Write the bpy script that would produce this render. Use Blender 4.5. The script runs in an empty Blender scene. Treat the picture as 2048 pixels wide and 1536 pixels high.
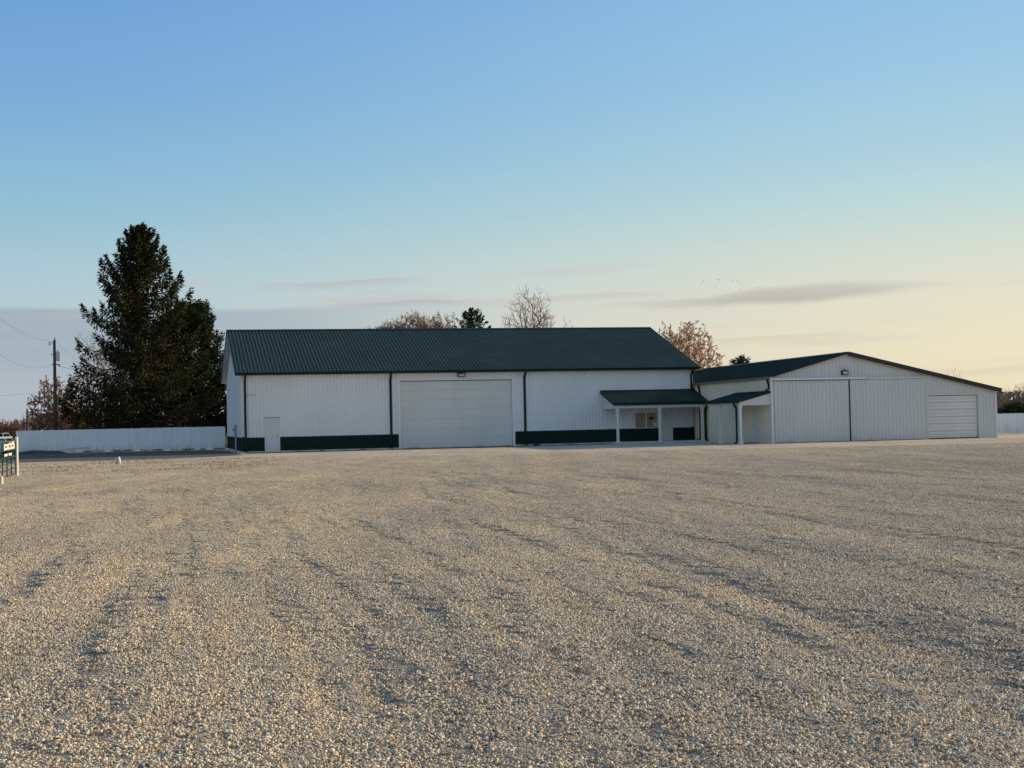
import bpy, math, random
import numpy as np
from mathutils import Vector, Matrix

sc = bpy.context.scene
COL = sc.collection
R = math.radians

# ------------------------------------------------------------------ helpers
def tag(o, label=None, cat=None, group=None, kind=None):
    if label: o['label'] = label
    if cat: o['category'] = cat
    if group: o['group'] = group
    if kind: o['kind'] = kind
    return o

def thing(name, label, cat, loc=(0, 0, 0), rz=0.0, group=None):
    o = bpy.data.objects.new(name, None); COL.objects.link(o)
    o.location = loc; o.rotation_euler = (0, 0, rz); o.empty_display_size = 0.3
    return tag(o, label, cat, group)

class MB:
    """collects shapes into one mesh"""
    def __init__(s): s.v = []; s.f = []
    def add(s, vs, fs):
        n = len(s.v); s.v.extend([tuple(p) for p in vs]); s.f.extend([tuple(i + n for i in f) for f in fs]); return s
    def box(s, x0, x1, y0, y1, z0, z1):
        vs = [(x0,y0,z0),(x1,y0,z0),(x1,y1,z0),(x0,y1,z0),(x0,y0,z1),(x1,y0,z1),(x1,y1,z1),(x0,y1,z1)]
        return s.add(vs, [(0,3,2,1),(4,5,6,7),(0,1,5,4),(1,2,6,5),(2,3,7,6),(3,0,4,7)])
    def bar(s, a, b, w, h, up=(0, 0, 1)):
        a = Vector(a); b = Vector(b); d = (b - a).normalized(); up = Vector(up)
        if abs(d.dot(up)) > .98: up = Vector((0, 1, 0))
        x = d.cross(up).normalized(); y = x.cross(d)
        vs = []
        for p in (a, b):
            for sx, sy in ((-1,-1),(1,-1),(1,1),(-1,1)): vs.append(p + x*(sx*w/2) + y*(sy*h/2))
        return s.add(vs, [(3,2,1,0),(4,5,6,7),(0,1,5,4),(1,2,6,5),(2,3,7,6),(3,0,4,7)])
    def tube(s, pts, rads, n=8, cap=True):
        pts = [Vector(p) for p in pts]
        if not isinstance(rads, (list, tuple)): rads = [rads]*len(pts)
        vs = []; fs = []
        ref = None
        for i, p in enumerate(pts):
            d = (pts[min(i+1, len(pts)-1)] - pts[max(i-1, 0)]).normalized()
            if ref is None: ref = Vector((1,0,0)) if abs(d.x) < .9 else Vector((0,1,0))
            x = (ref - d*ref.dot(d)).normalized(); y = d.cross(x); ref = x
            for k in range(n):
                a = 2*math.pi*k/n; vs.append(p + (x*math.cos(a) + y*math.sin(a))*rads[i])
        for i in range(len(pts)-1):
            for k in range(n):
                fs.append((i*n+k, i*n+(k+1) % n, (i+1)*n+(k+1) % n, (i+1)*n+k))
        if cap:
            fs.append(tuple(range(n))[::-1]); fs.append(tuple((len(pts)-1)*n+k for k in range(n)))
        return s.add(vs, fs)
    def prism(s, poly, y0, y1):      # poly in x,z ; extruded along y
        n = len(poly)
        vs = [(x, y0, z) for x, z in poly] + [(x, y1, z) for x, z in poly]
        fs = [tuple(range(n)), tuple(range(n, 2*n))[::-1]] + [(i, n+i, n+(i+1) % n, (i+1) % n) for i in range(n)]
        return s.add(vs, fs)
    def build(s, name, m, parent=None, smooth=False, bevel=0):
        me = bpy.data.meshes.new(name); me.from_pydata(s.v, [], s.f); me.update()
        if smooth: me.polygons.foreach_set('use_smooth', [True]*len(me.polygons))
        me.materials.append(m)
        o = bpy.data.objects.new(name, me); COL.objects.link(o)
        if parent: o.parent = parent
        if bevel:
            b = o.modifiers.new('bevel', 'BEVEL'); b.width = bevel; b.segments = 2; b.limit_method = 'ANGLE'
        return o

def np_mesh(name, verts, faces, m, parent=None, smooth=False):
    """verts (n,3); faces (k,c) constant corner count"""
    me = bpy.data.meshes.new(name)
    v = np.asarray(verts, np.float32); f = np.asarray(faces, np.int32); k, c = f.shape
    me.vertices.add(len(v)); me.vertices.foreach_set('co', v.ravel())
    me.loops.add(k*c); me.loops.foreach_set('vertex_index', f.ravel())
    me.polygons.add(k); me.polygons.foreach_set('loop_start', np.arange(0, k*c, c, dtype=np.int32))
    try: me.polygons.foreach_set('loop_total', np.full(k, c, np.int32))
    except Exception: pass
    me.update(calc_edges=True); me.validate()
    if smooth: me.polygons.foreach_set('use_smooth', np.ones(k, bool))
    if m: me.materials.append(m)
    o = bpy.data.objects.new(name, me)
    COL.objects.link(o)
    if parent: o.parent = parent
    return o

# ------------------------------------------------------------------ materials
class NT:
    def __init__(s, tree): s.t = tree
    def n(s, typ, **kw):
        nd = s.t.nodes.new(typ)
        for k, v in kw.items(): setattr(nd, k, v)
        return nd
    def l(s, a, b): s.t.links.new(a, b)
    def math(s, op, a, b=None, c=None, clamp=False):
        nd = s.n('ShaderNodeMath', operation=op, use_clamp=clamp)
        for i, x in enumerate((a, b, c)):
            if x is None: continue
            if isinstance(x, (int, float)): nd.inputs[i].default_value = x
            else: s.l(x, nd.inputs[i])
        return nd.outputs[0]
    def smooth(s, x, a, b, lo=0.0, hi=1.0):
        nd = s.n('ShaderNodeMapRange', interpolation_type='SMOOTHSTEP')
        s.l(x, nd.inputs['Value'])
        nd.inputs['From Min'].default_value = a; nd.inputs['From Max'].default_value = b
        nd.inputs['To Min'].default_value = lo; nd.inputs['To Max'].default_value = hi
        return nd.outputs[0]
    def ramp(s, x, stops, interp='LINEAR'):
        nd = s.n('ShaderNodeValToRGB'); cr = nd.color_ramp; cr.interpolation = interp
        while len(cr.elements) < len(stops): cr.elements.new(0.5)
        for e, (p, c) in zip(cr.elements, stops):
            e.position = p; e.color = (c[0], c[1], c[2], 1)
        s.l(x, nd.inputs['Fac']); return nd.outputs['Color']
    def mix(s, f, a, b, blend='MIX'):
        nd = s.n('ShaderNodeMix', data_type='RGBA', blend_type=blend)
        for sock, x in ((nd.inputs[0], f), (nd.inputs[6], a), (nd.inputs[7], b)):
            if isinstance(x, (int, float)): sock.default_value = x
            elif isinstance(x, (tuple, list)): sock.default_value = (x[0], x[1], x[2], 1)
            else: s.l(x, sock)
        return nd.outputs[2]
    def noise(s, vec, scale, detail=3, rough=.55):
        nd = s.n('ShaderNodeTexNoise'); nd.inputs['Scale'].default_value = scale
        nd.inputs['Detail'].default_value = detail; nd.inputs['Roughness'].default_value = rough
        if vec is not None: s.l(vec, nd.inputs['Vector'])
        return nd.outputs['Fac']

def lin(r, g, b):
    f = lambda c: (c/255/12.92) if c/255 <= .04045 else ((c/255+.055)/1.055)**2.4
    return (f(r), f(g), f(b))

def mat(name, col, rough=.6, var=.12, scale=1.5, stretch=(1, 1, 1), metallic=0, bump=0, bscale=20, spec=.5, dirt=None):
    """painted / natural surface: base colour with soft procedural variation, optional bump"""
    m = bpy.data.materials.new(name); m.use_nodes = True; t = NT(m.node_tree)
    p = m.node_tree.nodes['Principled BSDF']
    tc = t.n('ShaderNodeTexCoord'); mp = t.n('ShaderNodeMapping'); mp.inputs['Scale'].default_value = stretch
    t.l(tc.outputs['Object'], mp.inputs['Vector'])
    nz = t.noise(mp.outputs[0], scale, 4)
    c = t.ramp(nz, [(.25, tuple(x*(1-var) for x in col)), (.75, tuple(min(1, x*(1+var)) for x in col))])
    if dirt:      # (colour, z height, strength): splash dirt near the ground
        sep = t.n('ShaderNodeSeparateXYZ'); t.l(tc.outputs['Object'], sep.inputs[0])
        f = t.smooth(sep.outputs['Z'], dirt[1], 0.0)
        f = t.math('MULTIPLY', f, t.smooth(t.noise(tc.outputs['Object'], 3.0, 5), .3, .75))
        c = t.mix(t.math('MULTIPLY', f, dirt[2]), c, dirt[0])
    t.l(c, p.inputs['Base Color'])
    p.inputs['Roughness'].default_value = rough; p.inputs['Metallic'].default_value = metallic
    p.inputs['Specular IOR Level'].default_value = spec
    t.l(t.smooth(t.noise(tc.outputs['Object'], scale*2.7, 3), .2, .8, rough*.85, min(1, rough*1.15)), p.inputs['Roughness'])
    if bump:
        b = t.n('ShaderNodeBump'); b.inputs['Strength'].default_value = 1; b.inputs['Distance'].default_value = bump
        t.l(t.noise(mp.outputs[0], bscale, 4), b.inputs['Height']); t.l(b.outputs[0], p.inputs['Normal'])
    return m

M = {}
M['white'] = mat('white_steel', (.77, .80, .815), .42, .05, .5, (1, 1, .25), bump=.006, bscale=1.3, dirt=((.35, .29, .22), .8, .25))
M['trim'] = mat('white_trim', (.70, .72, .73), .45, .04, 1)
M['door'] = mat('door_white', (.69, .71, .69), .5, .05, .7, (1, 1, .4), bump=.004, bscale=1.1, dirt=((.3, .26, .2), .5, .2))
M['green'] = mat('green_roof_steel', (.036, .060, .047), .6, .16, .35, (1, .3, 1), bump=.012, bscale=.9, spec=.14)
M['green2'] = mat('green_wainscot_steel', (.006, .030, .023), .6, .18, .8, bump=.005, bscale=1.5, spec=.15, dirt=((.09, .08, .065), .35, .2))
M['darktrim'] = mat('dark_green_trim', (.005, .022, .018), .5, .12, 1.2, spec=.2)
M['black'] = mat('black_trim', (.012, .011, .012), .4, .15, 1.5)
M['grey'] = mat('grey_steel', (.62, .65, .65), .45, .06, .5, (1, 1, .25), bump=.006, bscale=1.3, dirt=((.32, .27, .2), .6, .25))
M['cream'] = mat('cream_steel', (.78, .72, .58), .38, .06, .5, (1, 1, .25), bump=.006, bscale=1.3, dirt=((.32, .27, .2), .7, .3))
M['conc'] = mat('concrete', (.42, .42, .40), .85, .15, 3, bump=.003, bscale=40)
M['asph'] = None
M['metal'] = mat('galvanised_metal', (.28, .29, .30), .4, .15, 6, metallic=.6)
M['lamp_glass'] = mat('lamp_lens', (.55, .55, .50), .2, .08, 8)
M['blind'] = mat('window_blind', (.40, .31, .20), .25, .2, 2.5, (1, 1, 2))
M['bark'] = mat('bark_brown', (.10, .075, .055), .9, .3, 6, bump=.02, bscale=14)
M['twig_tan'] = mat('twig_tan', (.26, .19, .13), .85, .25, 2)
M['twig_red'] = mat('twig_russet', (.24, .115, .06), .85, .3, 1.2)
M['twig_grey'] = mat('twig_grey_brown', (.16, .12, .095), .9, .3, 1.5)
M['wood'] = mat('pole_wood', (.085, .062, .05), .85, .25, 3, (1, 1, .2), bump=.01, bscale=12)
M['board'] = mat('weathered_board', (.5, .5, .49), .7, .15, 3)
M['gategreen'] = mat('green_gate_paint', (.010, .045, .036), .35, .15, 5)
M['post'] = mat('white_post_paint', (.78, .76, .70), .4, .06, 4)
M['plastic'] = mat('white_plastic', (.8, .8, .78), .35, .05, 5)
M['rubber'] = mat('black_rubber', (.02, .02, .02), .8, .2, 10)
M['carpaint'] = mat('white_car_paint', (.62, .66, .70), .2, .03, 1)
M['glass'] = mat('dark_glass', (.006, .007, .009), .25, .1, 1, spec=.12)
M['red'] = mat('red_lens', (.35, .02, .015), .2, .1, 5)
M['signw'] = mat('sign_white', (.82, .77, .68), .4, .05, 6)
M['signtint'] = mat('sign_sun_tint', (.74, .52, .34), .4, .1, 6)  # warm sunlight put into the stripe colour
M['signk'] = mat('sign_black', (.02, .015, .015), .5, .1, 6)
M['bird'] = mat('dark_feathers', (.09, .085, .08), .8, .2, 8)
M['soil'] = mat('soil', (.085, .075, .062), .95, .3, 3, bump=.03, bscale=9)
M['mat'] = mat('door_mat', (.02, .02, .022), .95, .2, 20)

def leaf_mat(name, cols, scale=.8, trans=.25):
    m = bpy.data.materials.new(name); m.use_nodes = True; t = NT(m.node_tree)
    p = m.node_tree.nodes['Principled BSDF']; out = m.node_tree.nodes['Material Output']
    tc = t.n('ShaderNodeTexCoord')
    geo = t.n('ShaderNodeNewGeometry')
    f = t.math('ADD', t.math('MULTIPLY', t.noise(tc.outputs['Object'], scale, 3), .65), t.math('MULTIPLY', geo.outputs['Random Per Island'], .45))
    k = len(cols); c = t.ramp(f, [(.2+.65*i/(k-1), cc) for i, cc in enumerate(cols)])
    t.l(c, p.inputs['Base Color']); p.inputs['Roughness'].default_value = .75; p.inputs['Specular IOR Level'].default_value = .2
    tr = t.n('ShaderNodeBsdfTranslucent'); t.l(c, tr.inputs['Color'])
    mx = t.n('ShaderNodeMixShader'); mx.inputs[0].default_value = trans
    t.l(p.outputs[0], mx.inputs[1]); t.l(tr.outputs[0], mx.inputs[2]); t.l(mx.outputs[0], out.inputs['Surface'])
    return m
M['spruce'] = leaf_mat('spruce_needles', [(.009, .014, .006), (.018, .024, .008), (.036, .036, .011), (.062, .050, .014)], .55, .15)
M['pine'] = leaf_mat('pine_needles', [(.010, .022, .009), (.022, .040, .014), (.055, .058, .020)], .6)
M['fir'] = leaf_mat('fir_needles', [(.010, .022, .011), (.022, .042, .016), (.045, .055, .02)], .8)
M['bud'] = leaf_mat('russet_buds', [(.30, .15, .08), (.48, .27, .15), (.60, .40, .25)], .9, .35)
M['deadleaf'] = leaf_mat('dry_leaves', [(.11, .05, .03), (.23, .11, .055), (.26, .16, .06)], .7, .3)
M['redbud'] = leaf_mat('red_brown_buds', [(.15, .078, .038), (.26, .14, .068), (.34, .20, .105)], .8, .2)
M['shrubleaf'] = leaf_mat('shrub_leaves', [(.010, .02, .008), (.03, .045, .015), (.05, .06, .02)], .8)
M['drygrass'] = leaf_mat('dry_grass', [(.12, .10, .05), (.22, .17, .09), (.16, .17, .06)], .4, .3)

# ------------------------------------------------------------------ camera
F = 2924.1/2048
p_, r_ = 0.02545, 0.0218
fwd = Vector((0, math.cos(p_), math.sin(p_))); up0 = Vector((0, -math.sin(p_), math.cos(p_))); rt0 = Vector((1, 0, 0))
xa = rt0*math.cos(r_) - up0*math.sin(r_); ya = rt0*math.sin(r_) + up0*math.cos(r_)
cd = bpy.data.cameras.new('camera'); cam = bpy.data.objects.new('camera', cd); COL.objects.link(cam)
mw = Matrix((( xa.x, ya.x, -fwd.x, 0), (xa.y, ya.y, -fwd.y, 0), (xa.z, ya.z, -fwd.z, 1.6), (0, 0, 0, 1)))
cam.matrix_world = mw
cd.sensor_fit = 'HORIZONTAL'; cd.sensor_width = 36; cd.lens = 36*F; cd.clip_start = .1; cd.clip_end = 9000
sc.camera = cam

# ------------------------------------------------------------------ light and sky
SUN_AZ, SUN_EL = 17.0, 16.0          # azimuth from +X towards +Y
sd = bpy.data.lights.new('sun', 'SUN'); sun = bpy.data.objects.new('sun', sd); COL.objects.link(sun)
sd.energy = 5.0; sd.angle = R(.53); sd.color = (1.0, .785, .47)
dv = Vector((math.cos(R(SUN_AZ))*math.cos(R(SUN_EL)), math.sin(R(SUN_AZ))*math.cos(R(SUN_EL)), math.sin(R(SUN_EL))))
sun.rotation_euler = dv.to_track_quat('Z', 'Y').to_euler()

w = bpy.data.worlds.new('World'); sc.world = w; w.use_nodes = True
t = NT(w.node_tree); bg = w.node_tree.nodes['Background']
sky = t.n('ShaderNodeTexSky', sky_type='NISHITA'); sky.sun_disc = False
sky.sun_elevation = R(SUN_EL); sky.sun_rotation = R(90-SUN_AZ); sky.air_density = 1.0; sky.dust_density = 1.5; sky.ozone_density = 1.5
nis = t.mix(1.0, sky.outputs[0], (.09, .09, .09), 'MULTIPLY')
tc = t.n('ShaderNodeTexCoord'); sep = t.n('ShaderNodeSeparateXYZ'); t.l(tc.outputs['Generated'], sep.inputs[0])
el = t.math('MULTIPLY', t.math('ARCSINE', sep.outputs['Z']), 57.2958)
az = t.math('MULTIPLY', t.math('ARCTAN2', sep.outputs['X'], sep.outputs['Y']), 57.2958)   # 0 = straight ahead, + right
e40 = t.math('DIVIDE', el, 45.0, clamp=True)
S = lambda st: [(d/45.0, lin(*c)) for d, c in st]
left = t.ramp(e40, S([(0, (184, 190, 198)), (2, (187, 196, 205)), (4.5, (183, 205, 213)), (6, (172, 203, 215)), (8, (152, 195, 215)), (10, (138, 186, 218)), (12.5, (124, 174, 219)), (16.5, (110, 162, 217)), (45, (66, 112, 165))]))
right = t.ramp(e40, S([(0, (240, 226, 190)), (2.4, (241, 230, 197)), (4.3, (233, 227, 204)), (6.3, (216, 225, 212)), (8.2, (192, 220, 221)), (10, (176, 212, 226)), (13, (159, 202, 230)), (17, (144, 192, 232)), (45, (66, 112, 165))]))
sunny = t.ramp(e40, S([(0, (250, 215, 150)), (6, (252, 236, 190)), (14, (236, 240, 225)), (25, (180, 210, 240)), (45, (66, 112, 165))]))
base = t.mix(t.smooth(az, -22, 22), left, right)
base = t.mix(t.smooth(az, 20, 65), base, sunny)
back = t.ramp(e40, S([(0, (186, 190, 196)), (6, (190, 202, 210)), (15, (176, 202, 220)), (45, (80, 120, 165))]))
absaz = t.math('ABSOLUTE', az)
base = t.mix(t.smooth(absaz, 85, 130), base, back)
base = t.mix(.06, base, nis)
# streaky evening cloud, laid out on the sky sphere (azimuth, elevation)
cv = t.n('ShaderNodeCombineXYZ'); t.l(t.math('MULTIPLY', az, .11), cv.inputs[0]); t.l(t.math('SUBTRACT', t.math('MULTIPLY', el, 1.35), t.math('MULTIPLY', az, .05)), cv.inputs[1])
wob = t.noise(cv.outputs[0], 1.0, 4, .5)
cv2 = t.n('ShaderNodeCombineXYZ'); t.l(t.math('MULTIPLY', az, .30), cv2.inputs[0]); t.l(t.math('MULTIPLY', el, .3), cv2.inputs[1])
wob2 = t.math('SUBTRACT', t.noise(cv2.outputs[0], 1.0, 3), .5)
elw = t.math('ADD', el, t.math('MULTIPLY', wob2, .5))
def band(e0, slope, wid_up, wid_dn, a0, a1, a2, a3, amp):
    c = t.math('SUBTRACT', elw, t.math('ADD', t.math('MULTIPLY', az, slope), e0))
    m = t.math('MULTIPLY', t.smooth(c, wid_up, 0), t.smooth(c, -wid_dn, 0))
    m = t.math('MULTIPLY', m, t.math('MULTIPLY', t.smooth(az, a0, a1), t.smooth(az, a3, a2)))
    return t.math('MULTIPLY', m, amp)
# grey-lavender bank low on the left
bank = t.math('MULTIPLY', t.smooth(elw, 4.72, 4.42), t.smooth(az, 3, -15))
bank = t.math('MULTIPLY', bank, t.smooth(el, 1.2, 3.2, .35, 1.0))
bank = t.math('MULTIPLY', bank, t.smooth(wob, .2, .7, .75, 1.0))
col = t.mix(t.math('MULTIPLY', bank, .85), base, lin(157, 172, 185))
streaks = t.math('MULTIPLY', t.smooth(wob, .52, .72), t.math('MULTIPLY', t.smooth(el, 6.6, 5.0), t.smooth(el, .5, 2.5)))
streaks = t.math('MULTIPLY', streaks, t.smooth(az, 17, 6, .25, 1.0))
col = t.mix(t.math('MULTIPLY', streaks, .55), col, lin(196, 191, 188))
for (e0, sl, wu, wd, a0, a1, a2, a3, amp, cc) in (
    (5.75, .022, .06, .40, -11, -7.5, -5, -2.5, .65, (186, 187, 191)),
    (4.75, .01, .07, .30, -9, -5, -3.5, 0, .8, (184, 184, 190)),
    (4.15, .035, .08, .30, 4.5, 8, 11, 15, .35, (196, 188, 178)),
    (4.45, .02, .10, .25, 12, 14, 16, 18.5, .16, (205, 194, 174)),
    (4.75, .02, .10, .30, -2, 1, 4, 7, .6, (203, 197, 190)),
    (2.75, .03, .06, .35, 6, 8, 10, 14, .40, (206, 196, 172)),
    (1.55, .0, .18, .35, 11, 15, 19, 26, .28, (200, 192, 178))):
    col = t.mix(band(e0, sl, wu, wd, a0, a1, a2, a3, amp), col, lin(*cc))
da = t.math('DIVIDE', t.math('SUBTRACT', az, 11.0), 5.6)
ec = t.math('ADD', t.math('MULTIPLY', t.math('SUBTRACT', az, 11.2), .035), 4.66)
de = t.math('DIVIDE', t.math('SUBTRACT', t.math('ADD', el, t.math('MULTIPLY', wob2, .22)), ec), t.math('ADD', t.smooth(az, 5, 12, .16, .46), 0))
rad = t.math('SQRT', t.math('ADD', t.math('MULTIPLY', da, da), t.math('MULTIPLY', de, de)))
lens = t.math('MULTIPLY', t.smooth(rad, 1.05, .35), t.smooth(wob, .25, .6, .7, 1.0))
col = t.mix(t.math('MULTIPLY', lens, .70), col, lin(183, 180, 172))
col = t.mix(t.smooth(el, -.2, -3), col, (.16, .14, .11))
t.l(col, bg.inputs['Color']); bg.inputs['Strength'].default_value = 1.0

# ------------------------------------------------------------------ ground shape
rng = np.random.default_rng(7)
TRACKS = [
 [(0.16,23.09),(0.5,21.21),(1.01,18.68),(1.28,17.22),(1.7,16.22),(2.06,13.52),(2.37,11.88),(2.71,10.97),(3.03,9.24)],
 [(-2.77,24.62),(-1.8,20.22),(-1.22,17.82),(-0.83,15.94),(-0.33,13.37),(0.02,10.49)],
 [(-3.63,22.61),(-2.67,18.17),(-1.98,15.17),(-1.48,13.03),(-1.04,11.14),(-0.69,8.51)],
 [(-2.5,8.01),(-3.03,10.04),(-3.58,12.39),(-3.92,14.22),(-4.85,18.69),(-5.54,23.17),(-6.75,32.47)],
 [(-2.3,8.2),(-2.5,9.97),(-2.8,11.68),(-3.03,14.06),(-3.22,15.92),(-3.76,20.75),(-4.4,28)],
 [(1.64,26.55),(2.28,19.13),(2.36,16.97)],
 [(-3.21,50.09),(-1.04,38.75),(0.51,29.53),(1.89,23.11),(3.03,18.93),(3.91,14.93),(4.51,13.05)],
 [(2.61,31.69),(4.49,27.92),(6.51,24.75),(7.58,21.83)],
 [(2.47,42.07),(5.68,35.26),(7.74,29.4),(8.59,24.7)],
 [(5.93,63.67),(9.15,46.8),(10.07,35.9),(11.26,32.35)],
 [(11.14,68.94),(13.54,54.86),(15.57,44.67)],
 [(-4.0,10.5),(-4.41,12.52),(-5.43,16.38),(-6.13,19.73),(-7.76,29.18)],
 [(1.19,14.1),(1.54,13.42),(1.8,11.82),(1.92,10.0),(1.92,7.93)],
 [(-0.5,7.5),(-0.27,9.3),(-0.14,11.54),(-0.27,15.31),(-0.97,21.83),(-2.6,40)],
 [(0.75,8.0),(0.8,9.8),(0.55,12.5),(-.1,17)],
 [(-12,60),(-6,52),(2,46),(10,42),(20,40)],
 [(-10,45),(-4,38),(4,33),(12,31)],
]
TAMP = [1.35, 1.0, .8, .9, .9, .5, .8, .6, .7, .7, .7, .9, .8, .7, .6, .7, .7]
TW =   [.22, .15, .13, .14, .13, .12, .16, .16, .18, .22, .25, .14, .14, .13, .13, .30, .25]
# long paired wheel lines left by grading and parking, all running much the same way
_tr = np.random.default_rng(8)
for x0 in (-4.6, -3.1, -1.9, -.6, .5, 1.6, 2.9, 4.4, 6.2, 8.5):
    bend = _tr.uniform(-.25, .25); y0 = _tr.uniform(5.5, 9); y1 = y0+_tr.uniform(16, 40); hd = .20+_tr.normal(0, .035)
    for off in (0, 1.62):
        TRACKS.append([(x0+off-hd*(y-6)+bend*((y-6)/14)**2+.05*math.sin(y*.9+x0), y) for y in np.linspace(y0, y1, 9)])
        TAMP.append(_tr.uniform(.55, 1.0)); TW.append(_tr.uniform(.065, .10))
_wr = np.random.default_rng(21)
WAVES = []
for i in range(46):
    lam = math.exp(_wr.uniform(math.log(.22), math.log(4.0))); a = _wr.normal(R(11.5), .09)
    WAVES.append((math.cos(a)*2*math.pi/lam, math.sin(a)*2*math.pi/lam, _wr.uniform(0, 6.28), .0017*lam**.8*(1.25 if lam > .7 else .55)))
def seg_dist(x, y, pl):
    best = np.full(x.shape, 1e9); side = np.zeros(x.shape)
    for (ax, ay), (bx, by) in zip(pl[:-1], pl[1:]):
        dx, dy = bx-ax, by-ay; L2 = dx*dx+dy*dy
        tt = np.clip(((x-ax)*dx+(y-ay)*dy)/L2, 0, 1)
        ex, ey = x-(ax+tt*dx), y-(ay+tt*dy)
        d = np.hypot(ex, ey); s = np.sign(dx*ey-dy*ex)
        m = d < best; best = np.where(m, d, best); side = np.where(m, s, side)
    return best, side
def height(x, y):
    x = np.asarray(x, float); y = np.asarray(y, float)
    h = np.zeros(x.shape)
    for kx, ky, ph, am in WAVES: h += am*np.sin(kx*x + ky*y + ph + .7*np.sin(.21*x+.13*y+ph))*(.65+.35*np.sin(.27*y-.11*x+2.3*ph))
    for pl, am, wd in zip(TRACKS, TAMP, TW):
        xs = [q[0] for q in pl]; ys = [q[1] for q in pl]
        near = (x > min(xs)-2) & (x < max(xs)+2) & (y > min(ys)-2) & (y < max(ys)+2)
        if not near.any(): continue
        d, s = seg_dist(x[near], y[near], pl)
        wob = .85+.25*np.sin(.5*x[near]+.62*y[near])+.12*np.sin(2.1*y[near]-1.3*x[near])
        dd = d*s
        prof = -.016*np.exp(-(dd/wd)**2) + .020*np.exp(-((np.abs(dd)-2.1*wd)/(wd*.8))**2)
        h[near] += .56*am*wob*prof
    env = np.clip((76-y)/22, 0, 1)*np.clip((45-np.abs(x))/15, 0, 1)
    env = env*env*(3-2*env)
    return h*env
def grid_rows():
    rows = list(np.linspace(-40, 2, 15)); d = 3.0
    while d < 100:
        rows.append(d); d *= 1.0058
    rows += [104, 110, 118, 130, 150, 190, 260, 400, 700, 1300, 2500, 6000]
    return np.array(rows)
rows = grid_rows()
tcol = np.concatenate([[-40, -20, -10, -5, -3, -2, -1.4, -1, -.75], np.linspace(-.6, .6, 560), [.75, 1, 1.4, 2, 3, 5, 10, 20, 40]])
wd = np.where(rows < 4, 4, rows)
X = tcol[None, :]*wd[:, None]; Y = np.repeat(rows[:, None], len(tcol), 1)
Z = height(X.ravel(), Y.ravel()).reshape(X.shape)
nr, nc = X.shape
V = np.stack([X.ravel(), Y.ravel(), Z.ravel()], 1)
ii = (np.arange(nr-1)[:, None]*nc + np.arange(nc-1)[None, :]).ravel()
Fc = np.stack([ii, ii+1, ii+nc+1, ii+nc], 1)

def gravel_colour(t, vec, cell):
    """stone by stone colour from a cell pattern"""
    stops = [(.0, (.15, .125, .105)), (.14, (.33, .275, .22)), (.32, (.61, .52, .385)), (.60, (.79, .685, .525)), (.82, (.85, .76, .60)), (.90, (.62, .43, .32)), (1.0, (.92, .86, .77))]
    return t.ramp(cell, stops)
def bands(t, pos, c):
    mp = t.n('ShaderNodeMapping'); mp.vector_type = 'POINT'; mp.inputs['Rotation'].default_value = (0, 0, R(-11.5)); mp.inputs['Scale'].default_value = (.75, .055, .1)
    t.l(pos, mp.inputs['Vector'])
    f = t.noise(mp.outputs[0], 1.0, 4, .6)
    c = t.mix(1.0, c, t.ramp(f, [(.34, (.86, .86, .88)), (.5, (.99, .98, .97)), (.66, (1.10, 1.07, 1.0))]), 'MULTIPLY')
    g = t.noise(pos, .22, 4, .6)
    return t.mix(1.0, c, t.ramp(g, [(.35, (.90, .91, .93)), (.65, (1.08, 1.05, 1.0))]), 'MULTIPLY')
gm = bpy.data.materials.new('gravel_ground'); gm.use_nodes = True; t = NT(gm.node_tree); P = gm.node_tree.nodes['Principled BSDF']
geo = t.n('ShaderNodeNewGeometry'); pos = geo.outputs['Position']; sp = t.n('ShaderNodeSeparateXYZ'); t.l(pos, sp.inputs[0])
vo = t.n('ShaderNodeTexVoronoi'); vo.inputs['Scale'].default_value = 72; t.l(pos, vo.inputs['Vector'])
sc_ = t.n('ShaderNodeSeparateColor'); t.l(vo.outputs['Color'], sc_.inputs[0])
vo2 = t.n('ShaderNodeTexVoronoi'); vo2.inputs['Scale'].default_value = 30; t.l(pos, vo2.inputs['Vector'])
c = gravel_colour(t, pos, sc_.outputs[0])
big = t.noise(pos, .35, 5, .6); mid = t.noise(pos, 2.3, 4, .6)
c = t.mix(t.smooth(big, .35, .65, 0, .35), c, (.64, .50, .38))
c = t.mix(t.smooth(mid, .55, .8, 0, .35), c, (.32, .27, .215))
c = t.mix(1.0, c, t.ramp(t.smooth(sp.outputs['Y'], 35, 78), [(0, (.70, .70, .70)), (1, (1.1, 1.1, 1.1))]), 'MULTIPLY')  # nearer ground painted darker, as shade in the gaps between stones
c = bands(t, pos, c)
# beyond the lot: dormant field
field = t.math('MAXIMUM', t.smooth(sp.outputs['Y'], 108, 114), t.smooth(sp.outputs['X'], -48, -58))
fc = t.ramp(t.noise(pos, .12, 6), [(.3, (.10, .085, .045)), (.6, (.14, .12, .06)), (.8, (.07, .08, .03))])
c = t.mix(field, c, fc)
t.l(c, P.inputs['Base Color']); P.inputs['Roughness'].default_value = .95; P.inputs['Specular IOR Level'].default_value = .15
hgt = t.math('ADD', t.math('MULTIPLY', vo.outputs['Distance'], -1.0), t.math('MULTIPLY', vo2.outputs['Distance'], -1.1))
hgt = t.math('ADD', hgt, t.math('MULTIPLY', t.noise(pos, 9, 3), 1.1))
b = t.n('ShaderNodeBump'); b.inputs['Strength'].default_value = .9; b.inputs['Distance'].default_value = .013
t.l(hgt, b.inputs['Height']); t.l(b.outputs[0], P.inputs['Normal'])
ground = np_mesh('ground', V, Fc, gm, smooth=True); tag(ground, kind='structure')

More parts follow.
